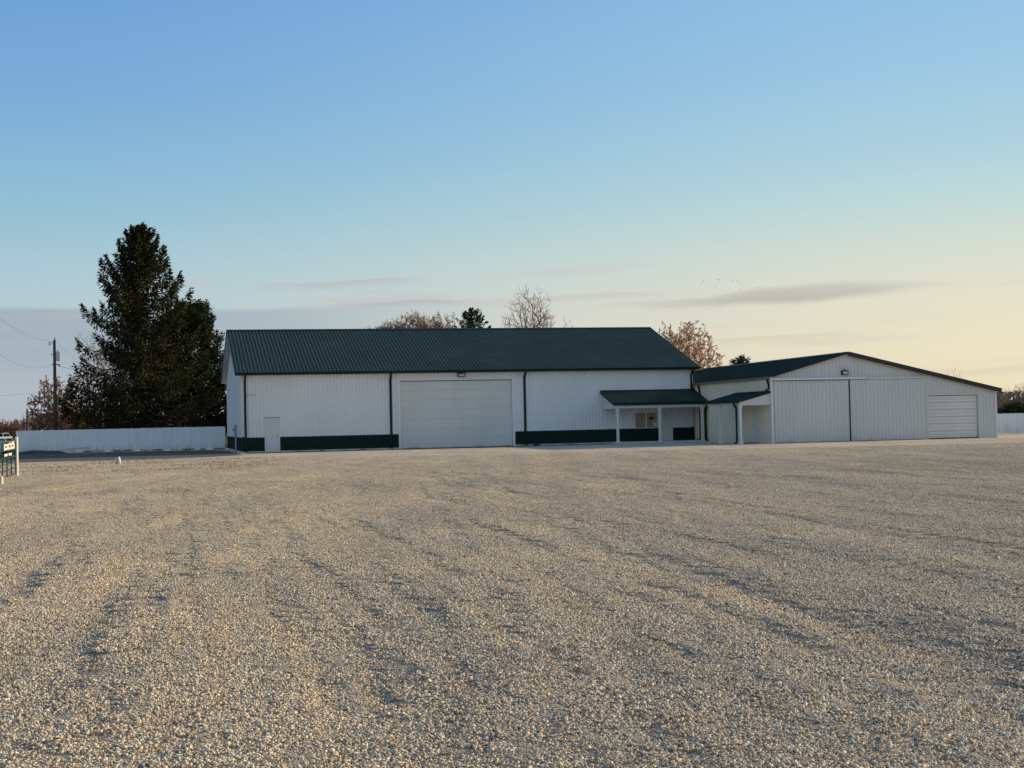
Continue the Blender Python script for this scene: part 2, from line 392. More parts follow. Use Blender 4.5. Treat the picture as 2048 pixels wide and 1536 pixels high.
# loose stones: clumps of real stones strewn over the ground sheet
sm = bpy.data.materials.new('gravel_stone'); sm.use_nodes = True; t = NT(sm.node_tree); P = sm.node_tree.nodes['Principled BSDF']
g2 = t.n('ShaderNodeNewGeometry'); oi = t.n('ShaderNodeObjectInfo')
f = t.math('FRACT', t.math('ADD', g2.outputs['Random Per Island'], oi.outputs['Random']))
t.l(bands(t, g2.outputs['Position'], gravel_colour(t, None, f)), P.inputs['Base Color']); P.inputs['Roughness'].default_value = .8; P.inputs['Specular IOR Level'].default_value = .25
PHI = (1+5**.5)/2
ICO_V = np.array([(-1,PHI,0),(1,PHI,0),(-1,-PHI,0),(1,-PHI,0),(0,-1,PHI),(0,1,PHI),(0,-1,-PHI),(0,1,-PHI),(PHI,0,-1),(PHI,0,1),(-PHI,0,-1),(-PHI,0,1)])/math.hypot(1, PHI)
ICO_F = np.array([(0,11,5),(0,5,1),(0,1,7),(0,7,10),(0,10,11),(1,5,9),(5,11,4),(11,10,2),(10,7,6),(7,1,8),(3,9,4),(3,4,2),(3,2,6),(3,6,8),(3,8,9),(4,9,5),(2,4,11),(6,2,10),(8,6,7),(9,8,1)])
def clump(i, n=148, rad=.12):
    vs = []; fs = []
    for k in range(n):
        s = min(.0115, rng.gamma(3.4, .0009)+.0021)
        sh = ICO_V*(1+rng.uniform(-.32, .32, (12, 1)))*np.array([s*rng.uniform(.9, 1.5), s*rng.uniform(.75, 1.1), s*rng.uniform(.55, .85)])
        a, bq, cq = rng.uniform(0, 6.28), rng.normal(0, .35), rng.normal(0, .35)
        Mx = np.array(Matrix.Rotation(a, 3, 'Z') @ Matrix.Rotation(bq, 3, 'X') @ Matrix.Rotation(cq, 3, 'Y'))
        rr = rad*math.sqrt(rng.uniform()); th = rng.uniform(0, 6.28)
        pp = sh@Mx.T + np.array([rr*math.cos(th), rr*math.sin(th), s*rng.uniform(.1, 1.25)])
        fs.append(ICO_F + len(vs)*12); vs.append(pp)
    o = np_mesh('stone_clump', np.concatenate(vs), np.concatenate(fs), sm)
    COL.objects.unlink(o)
    return o
clumps = [clump(i) for i in range(9)]
pts = []
for d0, d1, dens in ((4.2, 12, 50), (12, 22, 42), (22, 36, 30), (36, 52, 18), (52, 72, 10)):
    area = .39*(d1*d1-d0*d0) + 1.6*(d1-d0)
    g = 1/math.sqrt(dens); mx = .39*d1+2.4
    gx_, gy_ = np.meshgrid(np.arange(-mx, mx, g), np.arange(d0, d1, g)); n = gx_.size
    xx = gx_.ravel()+rng.uniform(-.55, .55, n)*g; dd = gy_.ravel()+rng.uniform(-.55, .55, n)*g
    ok = np.abs(xx) < .39*dd+2.4
    pts.append(np.stack([xx[ok], dd[ok]], 1))
pts = np.concatenate(pts); pz = height(pts[:, 0], pts[:, 1])
pm = bpy.data.meshes.new('gravel'); pm.vertices.add(len(pts)); pm.vertices.foreach_set('co', np.column_stack([pts, pz-.002]).astype(np.float32).ravel()); pm.update()
gravel = bpy.data.objects.new('gravel', pm); COL.objects.link(gravel); tag(gravel, 'loose tan and grey gravel stones covering the wide yard', 'gravel', kind='stuff')
ng = bpy.data.node_groups.new('strew', 'GeometryNodeTree')
ng.interface.new_socket('Geometry', in_out='INPUT', socket_type='NodeSocketGeometry'); ng.interface.new_socket('Geometry', in_out='OUTPUT', socket_type='NodeSocketGeometry')
t = NT(ng); gi = t.n('NodeGroupInput'); go = t.n('NodeGroupOutput')
iop = t.n('GeometryNodeInstanceOnPoints'); jn = t.n('GeometryNodeJoinGeometry')
for o in clumps:
    oi = t.n('GeometryNodeObjectInfo'); oi.inputs['Object'].default_value = o; oi.inputs['As Instance'].default_value = True
    t.l(oi.outputs['Geometry'], jn.inputs[0])
t.l(gi.outputs[0], iop.inputs['Points']); t.l(jn.outputs[0], iop.inputs['Instance'])
iop.inputs['Pick Instance'].default_value = True
rv = t.n('FunctionNodeRandomValue', data_type='FLOAT_VECTOR'); rv.inputs[0].default_value = (0, 0, 0); rv.inputs[1].default_value = (0, 0, 6.283)
t.l(rv.outputs[0], iop.inputs['Rotation'])
rs = t.n('FunctionNodeRandomValue', data_type='FLOAT'); rs.inputs[2].default_value = .8; rs.inputs[3].default_value = 1.25; rs.inputs['Seed'].default_value = 3
t.l(rs.outputs[1], iop.inputs['Scale']); t.l(iop.outputs[0], go.inputs[0])
md = gravel.modifiers.new('strew', 'NODES'); md.node_group = ng

# driveway of dark asphalt in front of the fence
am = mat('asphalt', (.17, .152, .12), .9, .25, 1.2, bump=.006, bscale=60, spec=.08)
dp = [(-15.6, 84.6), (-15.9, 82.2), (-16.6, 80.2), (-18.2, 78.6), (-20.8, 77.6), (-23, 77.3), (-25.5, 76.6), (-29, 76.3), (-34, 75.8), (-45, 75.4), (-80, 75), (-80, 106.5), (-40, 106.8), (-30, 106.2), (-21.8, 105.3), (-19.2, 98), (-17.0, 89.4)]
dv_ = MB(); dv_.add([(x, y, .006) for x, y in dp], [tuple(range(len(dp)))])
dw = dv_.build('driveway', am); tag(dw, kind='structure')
bu, bv = math.cos(.24), math.sin(.24)
BX, BY = -16.589, 89.663
def bw(u, v, z=0): return (BX+u*bu-v*bv, BY+u*bv+v*bu, z)
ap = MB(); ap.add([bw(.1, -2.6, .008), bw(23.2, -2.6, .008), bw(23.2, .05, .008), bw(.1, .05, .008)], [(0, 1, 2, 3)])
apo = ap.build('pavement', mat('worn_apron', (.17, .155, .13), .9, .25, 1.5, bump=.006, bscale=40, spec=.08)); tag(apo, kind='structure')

# ------------------------------------------------------------------ ribbed steel sheets
PITCH = .2286
def ribbed(mb, org, U, W, N, u0, u1, lo, hi, pitch=PITCH, depth=.038, rw=.05, phase=0.0):
    """corrugated sheet: org + u*U + w*W, ribs stand out along N. lo/hi: number or function of u"""
    org, U, W, N = Vector(org), Vector(U), Vector(W), Vector(N)
    L = lo if callable(lo) else (lambda u: lo)
    H = hi if callable(hi) else (lambda u: hi)
    prof = [(0, 0), (pitch-rw-.03, 0), (pitch-rw-.012, 1), (pitch-.018, 1)]
    st = []
    k = math.floor((u0-phase)/pitch)-1
    while phase+k*pitch < u1+pitch:
        for a, hgt in prof: st.append((phase+k*pitch+a, hgt))
        k += 1
    us = np.array([s[0] for s in st]); hs = np.array([s[1] for s in st])
    pl = [(u0, float(np.interp(u0, us, hs)))] + [s for s in st if u0+1e-4 < s[0] < u1-1e-4] + [(u1, float(np.interp(u1, us, hs)))]
    vs = []; fs = []
    for u, hgt in pl:
        vs.append(org+U*u+W*L(u)+N*(hgt*depth)); vs.append(org+U*u+W*H(u)+N*(hgt*depth))
    for i in range(len(pl)-1): fs.append((2*i, 2*i+2, 2*i+3, 2*i+1))
    mb.add(vs, fs); return mb

EX, EY, EZ = Vector((1, 0, 0)), Vector((0, 1, 0)), Vector((0, 0, 1))

def downspout(parent, x, y, ztop, side='front', out=.32, z0=.1, w=.095, d=.075, m=None):
    """gutter outlet, offset elbow, pipe and kick-out shoe; 'front' wall faces -y, 'left' wall faces -x"""
    mb = MB()
    if side == 'front':
        a = [(x, y-out, ztop), (x, y-out, ztop-.1), (x, y-.06, ztop-.42), (x, y-.06, z0+.12), (x, y-.24, z0)]
    else:
        a = [(x-out, y, ztop), (x-out, y, ztop-.1), (x-.06, y, ztop-.42), (x-.06, y, z0+.12), (x-.24, y, z0)]
    upv = (0, 1, 0) if side == 'front' else (1, 0, 0)
    for p, q in zip(a[:-1], a[1:]):
        dvec = (Vector(q)-Vector(p)).normalized()*.02
        mb.bar(Vector(p)-dvec, Vector(q)+dvec, w, d, upv)
    return mb.build('downspout', m or M['darktrim'], parent)

def lamp_fixture(parent, x, y, z, w=.42, h=.24):
    hb = MB(); hb.prism([(x-w/2, z-h/2), (x+w/2, z-h/2), (x+w/2, z+h/2), (x-w/2, z+h/2)], y-.16, y-.002)
    hb.box(x-w/2-.02, x+w/2+.02, y-.24, y-.0, z+h/2+.002, z+h/2+.03)
    hb.box(x-.02, x+.02, y-.10, y-.02, z+h/2+.032, z+h/2+.09)
    lo = hb.build('wall_lamp', M['black'], parent)
    MB().box(x-w/2+.045, x+w/2-.045, y-.175, y-.161, z-h/2+.04, z+h/2-.03).build('lens', M['lamp_glass'], lo)
    return lo

def sectional_door(parent, u0, u1, z1, y, n, m, frame=.14, raised=False, z0=.03, fm=None):
    sd_ = MB(); hh = (z1-z0)/n
    for i in range(n):
        gp2 = .008 if raised else .004; za, zb = z0+i*hh+gp2, z0+(i+1)*hh-gp2
        sd_.box(u0+.01, u1-.01, y, y+.05, za, zb)
        if raised:
            for q in range(2): sd_.box(u0+.03, u1-.03, y-.03, y+.01, za+.035+q*hh*.48, za+.035+q*hh*.48+hh*.33)
        else:
            sd_.box(u0+.01, u1-.01, y-.006, y+.01, za, za+.05)
    sd_.box(u0+.005, u1-.005, y+.052, y+.07, z0, z1)          # backing seen in the joints
    d = sd_.build('overhead_door', m, parent)
    MB().box(u0+.01, u1-.01, y-.01, y+.06, .005, z0+.004).build('door_seal', M['rubber'], d)
    fr = MB()
    fr.box(u0-frame, u0, -.035, y+.03, .02, z1+frame); fr.box(u1, u1+frame, -.035, y+.03, .02, z1+frame)
    fr.box(u0+.001, u1-.001, -.034, y+.03, z1+.001, z1+frame-.001)
    fr.build('door_frame', fm, d)
    MB().box(u0+.005, u1-.005, y-.03, y+.02, z1-.035, z1-.001).build('header_shade_strip', M['rubber'], d)  # black strip standing in for the shade line under the header
    return d

# ------------------------------------------------------------------ the long barn
L_, W_, HE, HR = 29.34, 18.62, 4.95, 8.06
barn = thing('barn', 'long white metal barn with ribbed dark green roof and green wainscot', 'barn', (BX, BY, 0), .24)
slope = (HR-HE)/(W_/2)
D1, D2, DH = 9.82, 17.07, 4.29            # wide overhead door
S1, S2, SH = 1.34, 2.28, 2.12             # small service door
N1, N2, NZ0, NZ1 = 25.33, 26.80, 1.00, 1.94
P1, P2, PH = 26.98, 27.90, 2.14
wh = MB(); WZ = .965
spans = [(0, S1, WZ, HE), (S1, S2, SH, HE), (S2, D1-.14, WZ, HE), (D1-.14, D2+.14, DH+.14, HE), (D2+.14, N1, WZ, HE), (N1, N2, WZ, NZ0), (N1, N2, NZ1, HE), (N2, P1, WZ, HE), (P1, P2, PH, HE), (P2, L_, WZ, HE)]
for a, b_, z0, z1 in spans: ribbed(wh, (0, 0, 0), EX, EZ, -EY, a, b_, z0, z1)
wh.build('wall', M['white'], barn)
gz = lambda v: HE + slope*min(v, W_-v) - .02
gw = MB(); ribbed(gw, (0, W_, 0), -EY, EZ, -EX, 0, W_, WZ, gz); gw.build('gable_wall', M['white'], barn)
gw = MB(); ribbed(gw, (L_, 0, 0), EY, EZ, EX, 0, W_, .1, gz); gw.build('gable_wall', M['white'], barn)
gw = MB(); ribbed(gw, (L_, W_, 0), -EX, EZ, EY, 0, L_, .1, HE); gw.build('wall', M['white'], barn)
for a, b_ in ((0, S1), (S2, D1-.14), (D2+.14, P1), (P2, L_)): ribbed(MB(), (0, -.012, 0), EX, EZ, -EY, a, b_, .10, WZ).build('wainscot', M['green2'], barn)
ribbed(MB(), (-.012, W_, 0), -EY, EZ, -EX, 0, W_, .10, WZ).build('wainscot', M['green2'], barn)
for a, b_ in ((0.11, S1), (S2, D1-.14), (D2+.14, P1), (P2, L_-.11)): MB().box(a, b_, -.045, .0, WZ-.025, WZ+.03).build('wainscot_trim', M['trim'], barn)
MB().box(-.045, .0, .11, W_, WZ-.025, WZ+.03).build('wainscot_trim', M['trim'], barn)
M['found'] = mat('painted_foundation', (.55, .56, .56), .8, .12, 4)
for a, b_ in ((-.03, S1-.06), (S2+.06, D1-.14), (D2+.14, L_+.02)): MB().box(a, b_, -.045, .06, -.05, .098).build('foundation', M['found'], barn)
MB().box(S1-.05, S2+.05, -.10, .06, -.05, .05).build('door_step', M['found'], barn)
MB().box(-.046, .05, .06, W_+.02, -.05, .098).build('foundation', M['found'], barn)
MB().box(-.045, .11, -.045, -.0, WZ+.031, HE+.02).box(-.045, -.0, .001, .11, WZ+.031, HE+.02).build('corner_trim', M['trim'], barn)
MB().box(L_-.11, L_+.045, -.045, 0, WZ+.031, HE+.02).build('corner_trim', M['trim'], barn)
MB().box(-.047, .11, -.047, -.0, .10, WZ+.03).box(-.047, -.0, .001, .11, .10, WZ+.03).build('wainscot_corner', M['darktrim'], barn)
MB().box(L_-.11, L_+.047, -.047, 0, .10, WZ+.03).build('wainscot_corner', M['darktrim'], barn)
# roof
OR, OF = .40, .42
c_, s_ = math.cos(math.atan(slope)), math.sin(math.atan(slope))
sl = (W_/2+OF)/c_
rf = MB()
ribbed(rf, (0, -OF, HE-OF*slope+.10), EX, Vector((0, c_, s_)), Vector((0, -s_, c_)), -OR, L_+OR, 0, sl, depth=.026)
ribbed(rf, (0, W_+OF, HE-OF*slope+.10), EX, Vector((0, -c_, s_)), Vector((0, s_, c_)), -OR, L_+OR, 0, sl, depth=.026)
roof = rf.build('roof', M['green'], barn)
rc = MB()
for sg in (-1, 1):
    rc.add([(-OR-.02, W_/2, HR+.145), (L_+OR+.02, W_/2, HR+.145), (L_+OR+.02, W_/2+sg*.30, HR+.145-.30*slope), (-OR-.02, W_/2+sg*.30, HR+.145-.30*slope)], [(0, 1, 2, 3)])
rc.build('ridge_cap', M['darktrim'], roof)
z_e = HE-OF*slope
MB().box(-OR, L_+OR, -OF, -.0, z_e-.05, z_e-.03).build('soffit', M['trim'], barn)
for x0, x1 in ((-OR, -.002), (L_+.002, L_+OR)):
    sf = MB()      # soffit under the rake
    for sg, y0 in ((1, -OF), (-1, W_+OF)):
        a = (y0, z_e+.03); b2 = (W_/2, HR+.03)
        sf.add([(x0, a[0], a[1]), (x1, a[0], a[1]), (x1, b2[0], b2[1]), (x0, b2[0], b2[1])], [(0, 1, 2, 3)])
    sf.build('soffit', M['trim'], barn)
M['fascia'] = mat('pale_green_fascia', (.10, .14, .125), .4, .1, 2)
for x in (-OR-.012, L_+OR+.012):
    fa = MB()
    for y0 in (-OF, W_+OF): fa.bar((x, y0, z_e+.03), (x, W_/2, HR+.03), .024, .19)
    fa.build('rake_fascia', M['fascia'], barn)
gt = MB()
gp = [(0, -.03), (-.13, -.03), (-.15, .09), (-.15, .11), (-.13, .11), (-.115, .0), (0, 0)]
gp = [(y-OF-.004, z+z_e) for y, z in gp]
n = len(gp)
gt.add([(-OR-.02, y, z) for y, z in gp]+[(L_+OR+.02, y, z) for y, z in gp], [tuple(range(n)), tuple(range(2*n-1, n-1, -1))]+[(i, n+i, n+(i+1) % n, (i+1) % n) for i in range(n)])
gt.box(-OR, L_+OR, -OF-.002, -OF+.02, z_e-.06, z_e+.10)
gt.build('gutter', M['darktrim'], barn)
for u in (.20, 9.2, 17.88): downspout(barn, u, -.02, z_e-.01, out=OF+.03, w=.12, d=.09)
downspout(barn, L_-.09, -.02, z_e-.01, out=OF+.03, z0=3.46, w=.12, d=.09)
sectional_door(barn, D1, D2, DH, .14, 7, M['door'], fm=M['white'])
# service door, plain white
sdo = MB(); sdo.box(S1+.05, S2-.05, -.015, .03, .06, SH-.05)
sdoor = sdo.build('door', M['door'], barn)
h = MB(); h.tube([(S2-.14, -.02, 1.0), (S2-.14, -.07, 1.0)], .022, 8); h.tube([(S2-.14, -.07, 1.0), (S2-.26, -.075, 1.0)], .012, 6); h.box(S2-.17, S2-.11, -.022, -.014, 1.06, 1.14)
h.build('door_handle', M['metal'], sdoor)
fr = MB(); fr.box(S1, S1+.05, -.03, .03, .06, SH); fr.box(S2-.05, S2, -.03, .03, .06, SH); fr.box(S1+.051, S2-.051, -.03, .03, SH-.05, SH-.001)
fr.build('door_frame', M['trim'], sdoor)
MB().box(S1-.02, S2+.02, -.055, .0, SH+.001, SH+.04).build('drip_cap', mat('dull_flashing', (.22, .22, .24), .5, .1, 3), sdoor)
lamp_fixture(barn, 13.75, -.02, 4.60, .46, .22)
hk = MB(); hk.box(.24, .84, -.05, -.02, 3.555, 3.57)
for x in (.30, .52, .58, .76, .80): hk.box(x, x+.045, -.075, -.021, 3.545, 3.592)
hk.build('wall_bracket', M['metal'], barn)
# window with blind
wf = MB()
for a, b_, z0, z1 in ((N1-.05, N2+.05, NZ1, NZ1+.05), (N1-.05, N2+.05, NZ0-.05, NZ0), (N1-.05, N1, NZ0+.001, NZ1-.001), (N2, N2+.05, NZ0+.001, NZ1-.001), ((N1+N2)/2-.035, (N1+N2)/2+.035, NZ0+.001, NZ1-.001)):
    wf.box(a, b_, -.045, .03, z0, z1)
win = wf.build('window', M['trim'], barn)
MB().box(N1, N2, .012, .024, NZ0, NZ1).build('pane', M['blind'], win)
MB().box(26.28, 26.60, .002, .010, 1.52, 1.69).build('window_sign', M['signk'], win)
MB().box(26.58, 26.72, .003, .009, 1.08, 1.32).build('window_notice', M['signw'], win)
# porch door with two small lines of lettering
pdm = MB().box(P1+.05, P2-.05, -.012, .03, .11, PH-.05).build('door', M['door'], barn)
MB().tube([(P1+.13, -.02, 1.05), (P1+.13, -.075, 1.05), (P1+.24, -.08, 1.05)], .014, 6).build('door_handle', M['metal'], pdm)
fr = MB(); fr.box(P1, P1+.05, -.03, .03, .11, PH); fr.box(P2-.05, P2, -.03, .03, .11, PH); fr.box(P1+.051, P2-.051, -.03, .03, PH-.05, PH-.001)
fr.build('door_frame', M['trim'], pdm)
for x0, x1, z0, z1 in ((27.36, 27.42, 1.835, 1.89), (27.43, 27.47, 1.835, 1.89), (27.24, 27.30, 1.70, 1.735), (27.31, 27.39, 1.70, 1.735), (27.40, 27.44, 1.70, 1.735), (27.45, 27.56, 1.70, 1.735)):
    MB().box(x0, x1, -.016, -.0125, z0, z1).build('door_lettering', M['metal'], pdm)
# porch
PU0, PU1, PV, PZ1, PZ0 = 22.98, 29.46, -2.75, 3.42, 2.60
ps = (PZ1-PZ0)/(-PV-.0); pc, pss = math.cos(math.atan(ps)), math.sin(math.atan(ps))
pr = MB(); ribbed(pr, (0, PV, PZ0), EX, Vector((0, pc, pss)), Vector((0, -pss, pc)), PU0, PU1, 0, -PV/pc-.02)
pro = pr.build('porch_roof', M['green'], barn)
pt = MB(); pt.bar((PU0-.012, PV, PZ0-.06), (PU0-.012, -.03, PZ1-.06), .022, .17); pt.bar((PU1+.012, PV, PZ0-.06), (PU1+.012, -.03, PZ1-.06), .022, .17)
pt.box(PU0, PU1, -.06, -.025, PZ1-.05, PZ1+.06)
pt.build('rake_trim', M['darktrim'], pro)
pg = MB(); pg.box(PU0-.02, PU1+.02, PV-.13, PV-.002, PZ0-.14, PZ0+.0); pg.box(PU0-.02, PU1+.02, PV-.145, PV-.131, PZ0-.03, PZ0+.01)
pg.build('porch_gutter', M['darktrim'], barn)
pb = MB(); pb.box(PU0+.12, PU1-.05, -2.56, -2.36, 2.26, 2.45); pb.box(PU0+.12, PU0+.26, -2.355, -.04, 2.24, 2.45)
pb.add([(PU0+.11, PV+.05, 2.42), (PU0+.11, -.04, 2.42), (PU0+.11, -.04, PZ1-.1), (PU0+.11, PV+.05, PZ0-.08)], [(0, 1, 2, 3)])
pb.build('porch_beam', M['trim'], barn)
MB().add([(PU0+.1, PV, 2.44), (PU1, PV, 2.44), (PU1, -.03, 2.44), (PU0+.1, -.03, 2.44)], [(0, 1, 2, 3)]).build('porch_ceiling', M['trim'], barn)
def post(parent, x, y, zt, m, w=.15, z0=-.02, name='porch_post'):
    mb = MB(); h_ = w/2
    mb.box(x-h_, x+h_, y-h_, y+h_, z0+.24, zt-.18)
    for (a, b_, e) in ((z0, z0+.20, .035), (z0+.20, z0+.239, .022), (zt-.179, zt-.10, .020), (zt-.10, zt, .035)):
        mb.box(x-h_-e, x+h_+e, y-h_-e, y+h_+e, a+.0005, b_-.0005)
    return mb.build(name, m, parent, bevel=.008)
for u in (23.32, 26.14, 29.02): post(barn, u, -2.46, 2.258, M['post'] if False else M['trim'])
MB().box(23.05, 29.36, -2.62, -.06, -.05, .115).build('porch_slab', mat('painted_slab', (.55, .56, .57), .8, .1, 2, spec=.15), barn)
downspout(barn, 29.25, -2.40, 2.47, out=.44, w=.12, d=.09)

# ------------------------------------------------------------------ the second building
X2, Y2, A2 = 14.885, 84.02, .22
shed = thing('machine_shed', 'grey metal shed with low gable front, two sliding doors and a side canopy', 'shed', (X2, Y2, 0), A2)
SW, SD, ZL, ZR, UA, ZA = 14.27, 23.5, 3.80, 2.86, 4.74, 5.10
def roofz(u): return ZL+(ZA-ZL)*u/UA if u < UA else ZA+(ZR-ZA)*(u-UA)/(SW-UA)
G1, G2, GH = 9.82, 13.08, 2.58
fw = MB()
top = lambda u: roofz(u)-.01
for a, b_, z0 in ((0, .13, .0), (.13, UA, 3.60), (UA, 9.53, 3.60), (9.53, G1-.10, 0.), (G1-.10, G2+.10, GH+.10), (G2+.10, SW, 0.)):
    ribbed(fw, (0, 0, 0), EX, EZ, -EY, a, b_, z0, top, depth=.036)
fw.box(.13, 9.53, .03, .05, 0, 3.6)
fw.build('front_wall', M['grey'], shed)
sw_ = MB()
E0, E1, EH = 1.88, 2.92, 2.06
for a, b_, z0 in ((SD-SD, SD-E1, 0), (SD-E1, SD-E0, EH), (SD-E0, SD, 0)):
    ribbed(sw_, (0, SD, 0), -EY, EZ, -EX, a, b_, z0, ZL)
sw_.build('side_wall', M['cream'], shed)
ob = MB(); ribbed(ob, (SW, 0, 0), EY, EZ, EX, 0, SD, 0, ZR-.02)
ribbed(ob, (SW, SD, 0), -EX, EZ, EY, 0, SW, 0, lambda u: roofz(SW-u)-.02)
ob.build('rear_wall', M['grey'], shed)
rf = MB(); ov = .22
dl = Vector((UA, 0, ZA-ZL)).normalized(); drr = Vector((UA-SW, 0, ZA-ZR)).normalized()
nl = Vector((-dl.z, 0, dl.x)); nrn = Vector((-drr.z, 0, drr.x)); nrn = nrn if nrn.z > 0 else -nrn
ribbed(rf, Vector((0, 0, ZL+.07))-dl*.06, EY, dl, nl, -ov, SD+.2, 0, math.hypot(UA, ZA-ZL)+.06)
ribbed(rf, Vector((SW, 0, ZR+.07))-drr*.25, EY, drr, nrn, -ov, SD+.2, 0, math.hypot(SW-UA, ZA-ZR)+.25)
sroof = rf.build('roof', mat('dark_green_shed_roof', (.010, .028, .021), .6, .16, .5, (.4, 1, 1), bump=.01, bscale=.9, spec=.12), shed)
MB().add([(UA-.25, -ov-.02, ZA+.115-.25*.28), (UA, -ov-.02, ZA+.125), (UA, SD+.2, ZA+.125), (UA-.25, SD+.2, ZA+.115-.25*.28)], [(0, 1, 2, 3)]).build('ridge_cap', M['darktrim'], sroof)
fa = MB(); q0 = Vector((SW, 0, ZR+.0))-drr*.25
fa.bar((q0.x, -ov-.02, q0.z), (UA, -ov-.02, ZA+.0), .04, .25)
fa.bar((q0.x+.06, -ov, q0.z-.13), (q0.x+.06, SD, q0.z-.13), .14, .11)
fa.build('rake_fascia', M['black'], shed)
MB().bar((-.06, -ov-.02, ZL+.045), (UA-.005, -ov-.02, ZA+.055), .03, .10).build('rake_fascia', M['darktrim'], shed)
# wide sliding doors on an overhead track
for a, b_, ph in ((.15, 4.76, 0), (4.86, 9.52, .05)):
    dm = MB(); ribbed(dm, (0, -.055-ph, 0), EX, EZ, -EY, a, b_, .04, 3.60, depth=.036)
    dm.box(a, a+.05, -.06-ph, -.012-ph, .04, 3.6); dm.box(b_-.05, b_, -.062-ph, -.012-ph, .04, 3.6)
    dm.build('sliding_door', M['grey'], shed)
MB().box(4.765, 4.855, -.03, .0, .02, 3.6).build('door_gap_strip', M['rubber'], shed)
MB().box(.04, 5.9, -.17, -.0, 3.61, 3.74).box(5.95, 9.55, -.16, -.0, 3.60, 3.69).build('door_track', M['trim'], shed)
MB().box(.10, 9.50, -.14, -.02, 3.575, 3.603).build('track_slot', M['rubber'], shed)
ct = MB(); ct.box(-.05, .12, -.05, -.0, 0, ZL+.02); ct.box(-.05, -.0, .001, .14, 0, ZL+.0); MB().box(SW-.1, SW+.03, -.05, 0, 0, ZR-.02).build('corner_trim', M['trim'], shed)
ct.build('corner_trim', M['trim'], shed)
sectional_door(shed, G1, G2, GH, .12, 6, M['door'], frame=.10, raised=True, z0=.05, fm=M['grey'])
lamp_fixture(shed, 4.55, -.02, 3.99, .38, .22)
# eave gutter of the long side and its downspouts
sg = MB(); sg.box(-.19, -.065, .0, 13.2, ZL-.09, ZL+.05); sg.build('gutter', mat('bronze_gutter', (.16, .14, .11), .4, .2, 1), shed)
downspout(shed, -.02, .16, ZL-.08, 'left', out=.13, z0=3.05, w=.11, d=.08)
downspout(shed, -.02, 11.8, ZL-.08, 'left', out=.13, w=.11, d=.08)
# canopy along the side wall
CU, CV0, CV1, CZ0, CZ1 = -2.02, .12, 5.4, 2.50, 3.02
cs = (CZ1-CZ0)/(-CU); cc_, css = math.cos(math.atan(cs)), math.sin(math.atan(cs))
cr = MB(); ribbed(cr, (CU, 0, CZ0), EY, Vector((cc_, 0, css)), Vector((-css, 0, cc_)), CV0-.1, CV1, 0, -CU/cc_-.03)
cro = cr.build('canopy_roof', M['darktrim'], shed)
MB().bar((CU-.03, CV0-.125, CZ0-.055), (-.055, CV0-.125, CZ1-.055), .025, .14).build('rake_trim', M['darktrim'], cro)
MB().bar((CU-.03, CV1+.012, CZ0-.055), (-.055, CV1+.012, CZ1-.055), .025, .14).build('rake_trim', M['darktrim'], cro)
MB().box(CU-.13, CU-.005, CV0-.12, CV1+.02, CZ0-.13, CZ0+.005).build('canopy_gutter', M['darktrim'], shed)
cp = MB(); ribbed(cp, (0, CV0-.05, 0), EX, EZ, -EY, CU+.08, -.052, 2.22, lambda u: CZ0-.09+(u-CU)*cs, depth=.015)
cp.build('canopy_end_panel', M['grey'], shed)
cb = MB(); cb.box(CU+.09, CU+.25, CV0-.045, CV1-.05, 2.23, 2.41); cb.box(CU+.255, -.03, CV1-.2, CV1-.05, 2.24, 2.42)
cb.build('canopy_beam', M['cream'], shed)
MB().add([(CU+.05, CV0, 2.42), (-.03, CV0, 2.42), (-.03, CV1, 2.42), (CU+.05, CV1, 2.42)], [(0, 3, 2, 1)]).build('canopy_ceiling', M['trim'], shed)
for v in (.20, 3.45): post(shed, CU+.17, v, 2.228, M['trim'], name='canopy_post')
mb = MB(); a = [(CU-.07, .55, CZ0-.13), (CU-.07, .55, CZ0-.22), (CU+.02, .42, CZ0-.42), (CU+.02, .42, .12), (CU-.14, .42, .03)]
for p0, p1 in zip(a[:-1], a[1:]): mb.bar(p0, p1, .11, .08, (1, 0, 0))
mb.build('downspout', M['darktrim'], shed)
ed = MB(); ed.box(-.01, .03, E0+.05, E1-.05, .03, EH-.05)
for i in range(2):
    for z0, z1 in ((.2, .8), (.95, 1.45), (1.58, 1.88)):
        ed.box(-.018, .0, E0+.14+i*.42, E0+.46+i*.42, z0, z1)
edo = ed.build('entry_door', M['door'], shed)
MB().tube([(-.01, E1-.13, 1.0), (-.07, E1-.13, 1.0), (-.08, E1-.25, 1.0)], .014, 6).build('door_handle', M['metal'], edo)
MB().tube([(-.012, E1-.13, 1.14), (-.04, E1-.13, 1.14)], .025, 8).build('lock', M['metal'], edo)
fr = MB(); fr.box(-.03, .03, E0, E0+.05, .02, EH); fr.box(-.03, .03, E1-.05, E1, .02, EH); fr.box(-.03, .03, E0+.051, E1-.051, EH-.05, EH-.001)
fr.build('door_frame', M['trim'], edo)
cA, sA = math.cos(A2), math.sin(A2)
def sw(u, v, z=0): return (X2+u*cA-v*sA, Y2+u*sA+v*cA, z)
dm = MB().box(-.35, .35, -.45, .45, 0, .025).build('door_mat', M['mat'], bevel=.008); dm.location = sw(-.5, 2.35, .004); dm.rotation_euler = (0, 0, A2)
tag(dm, 'dark doormat on the ground in front of the grey shed side door', 'doormat')

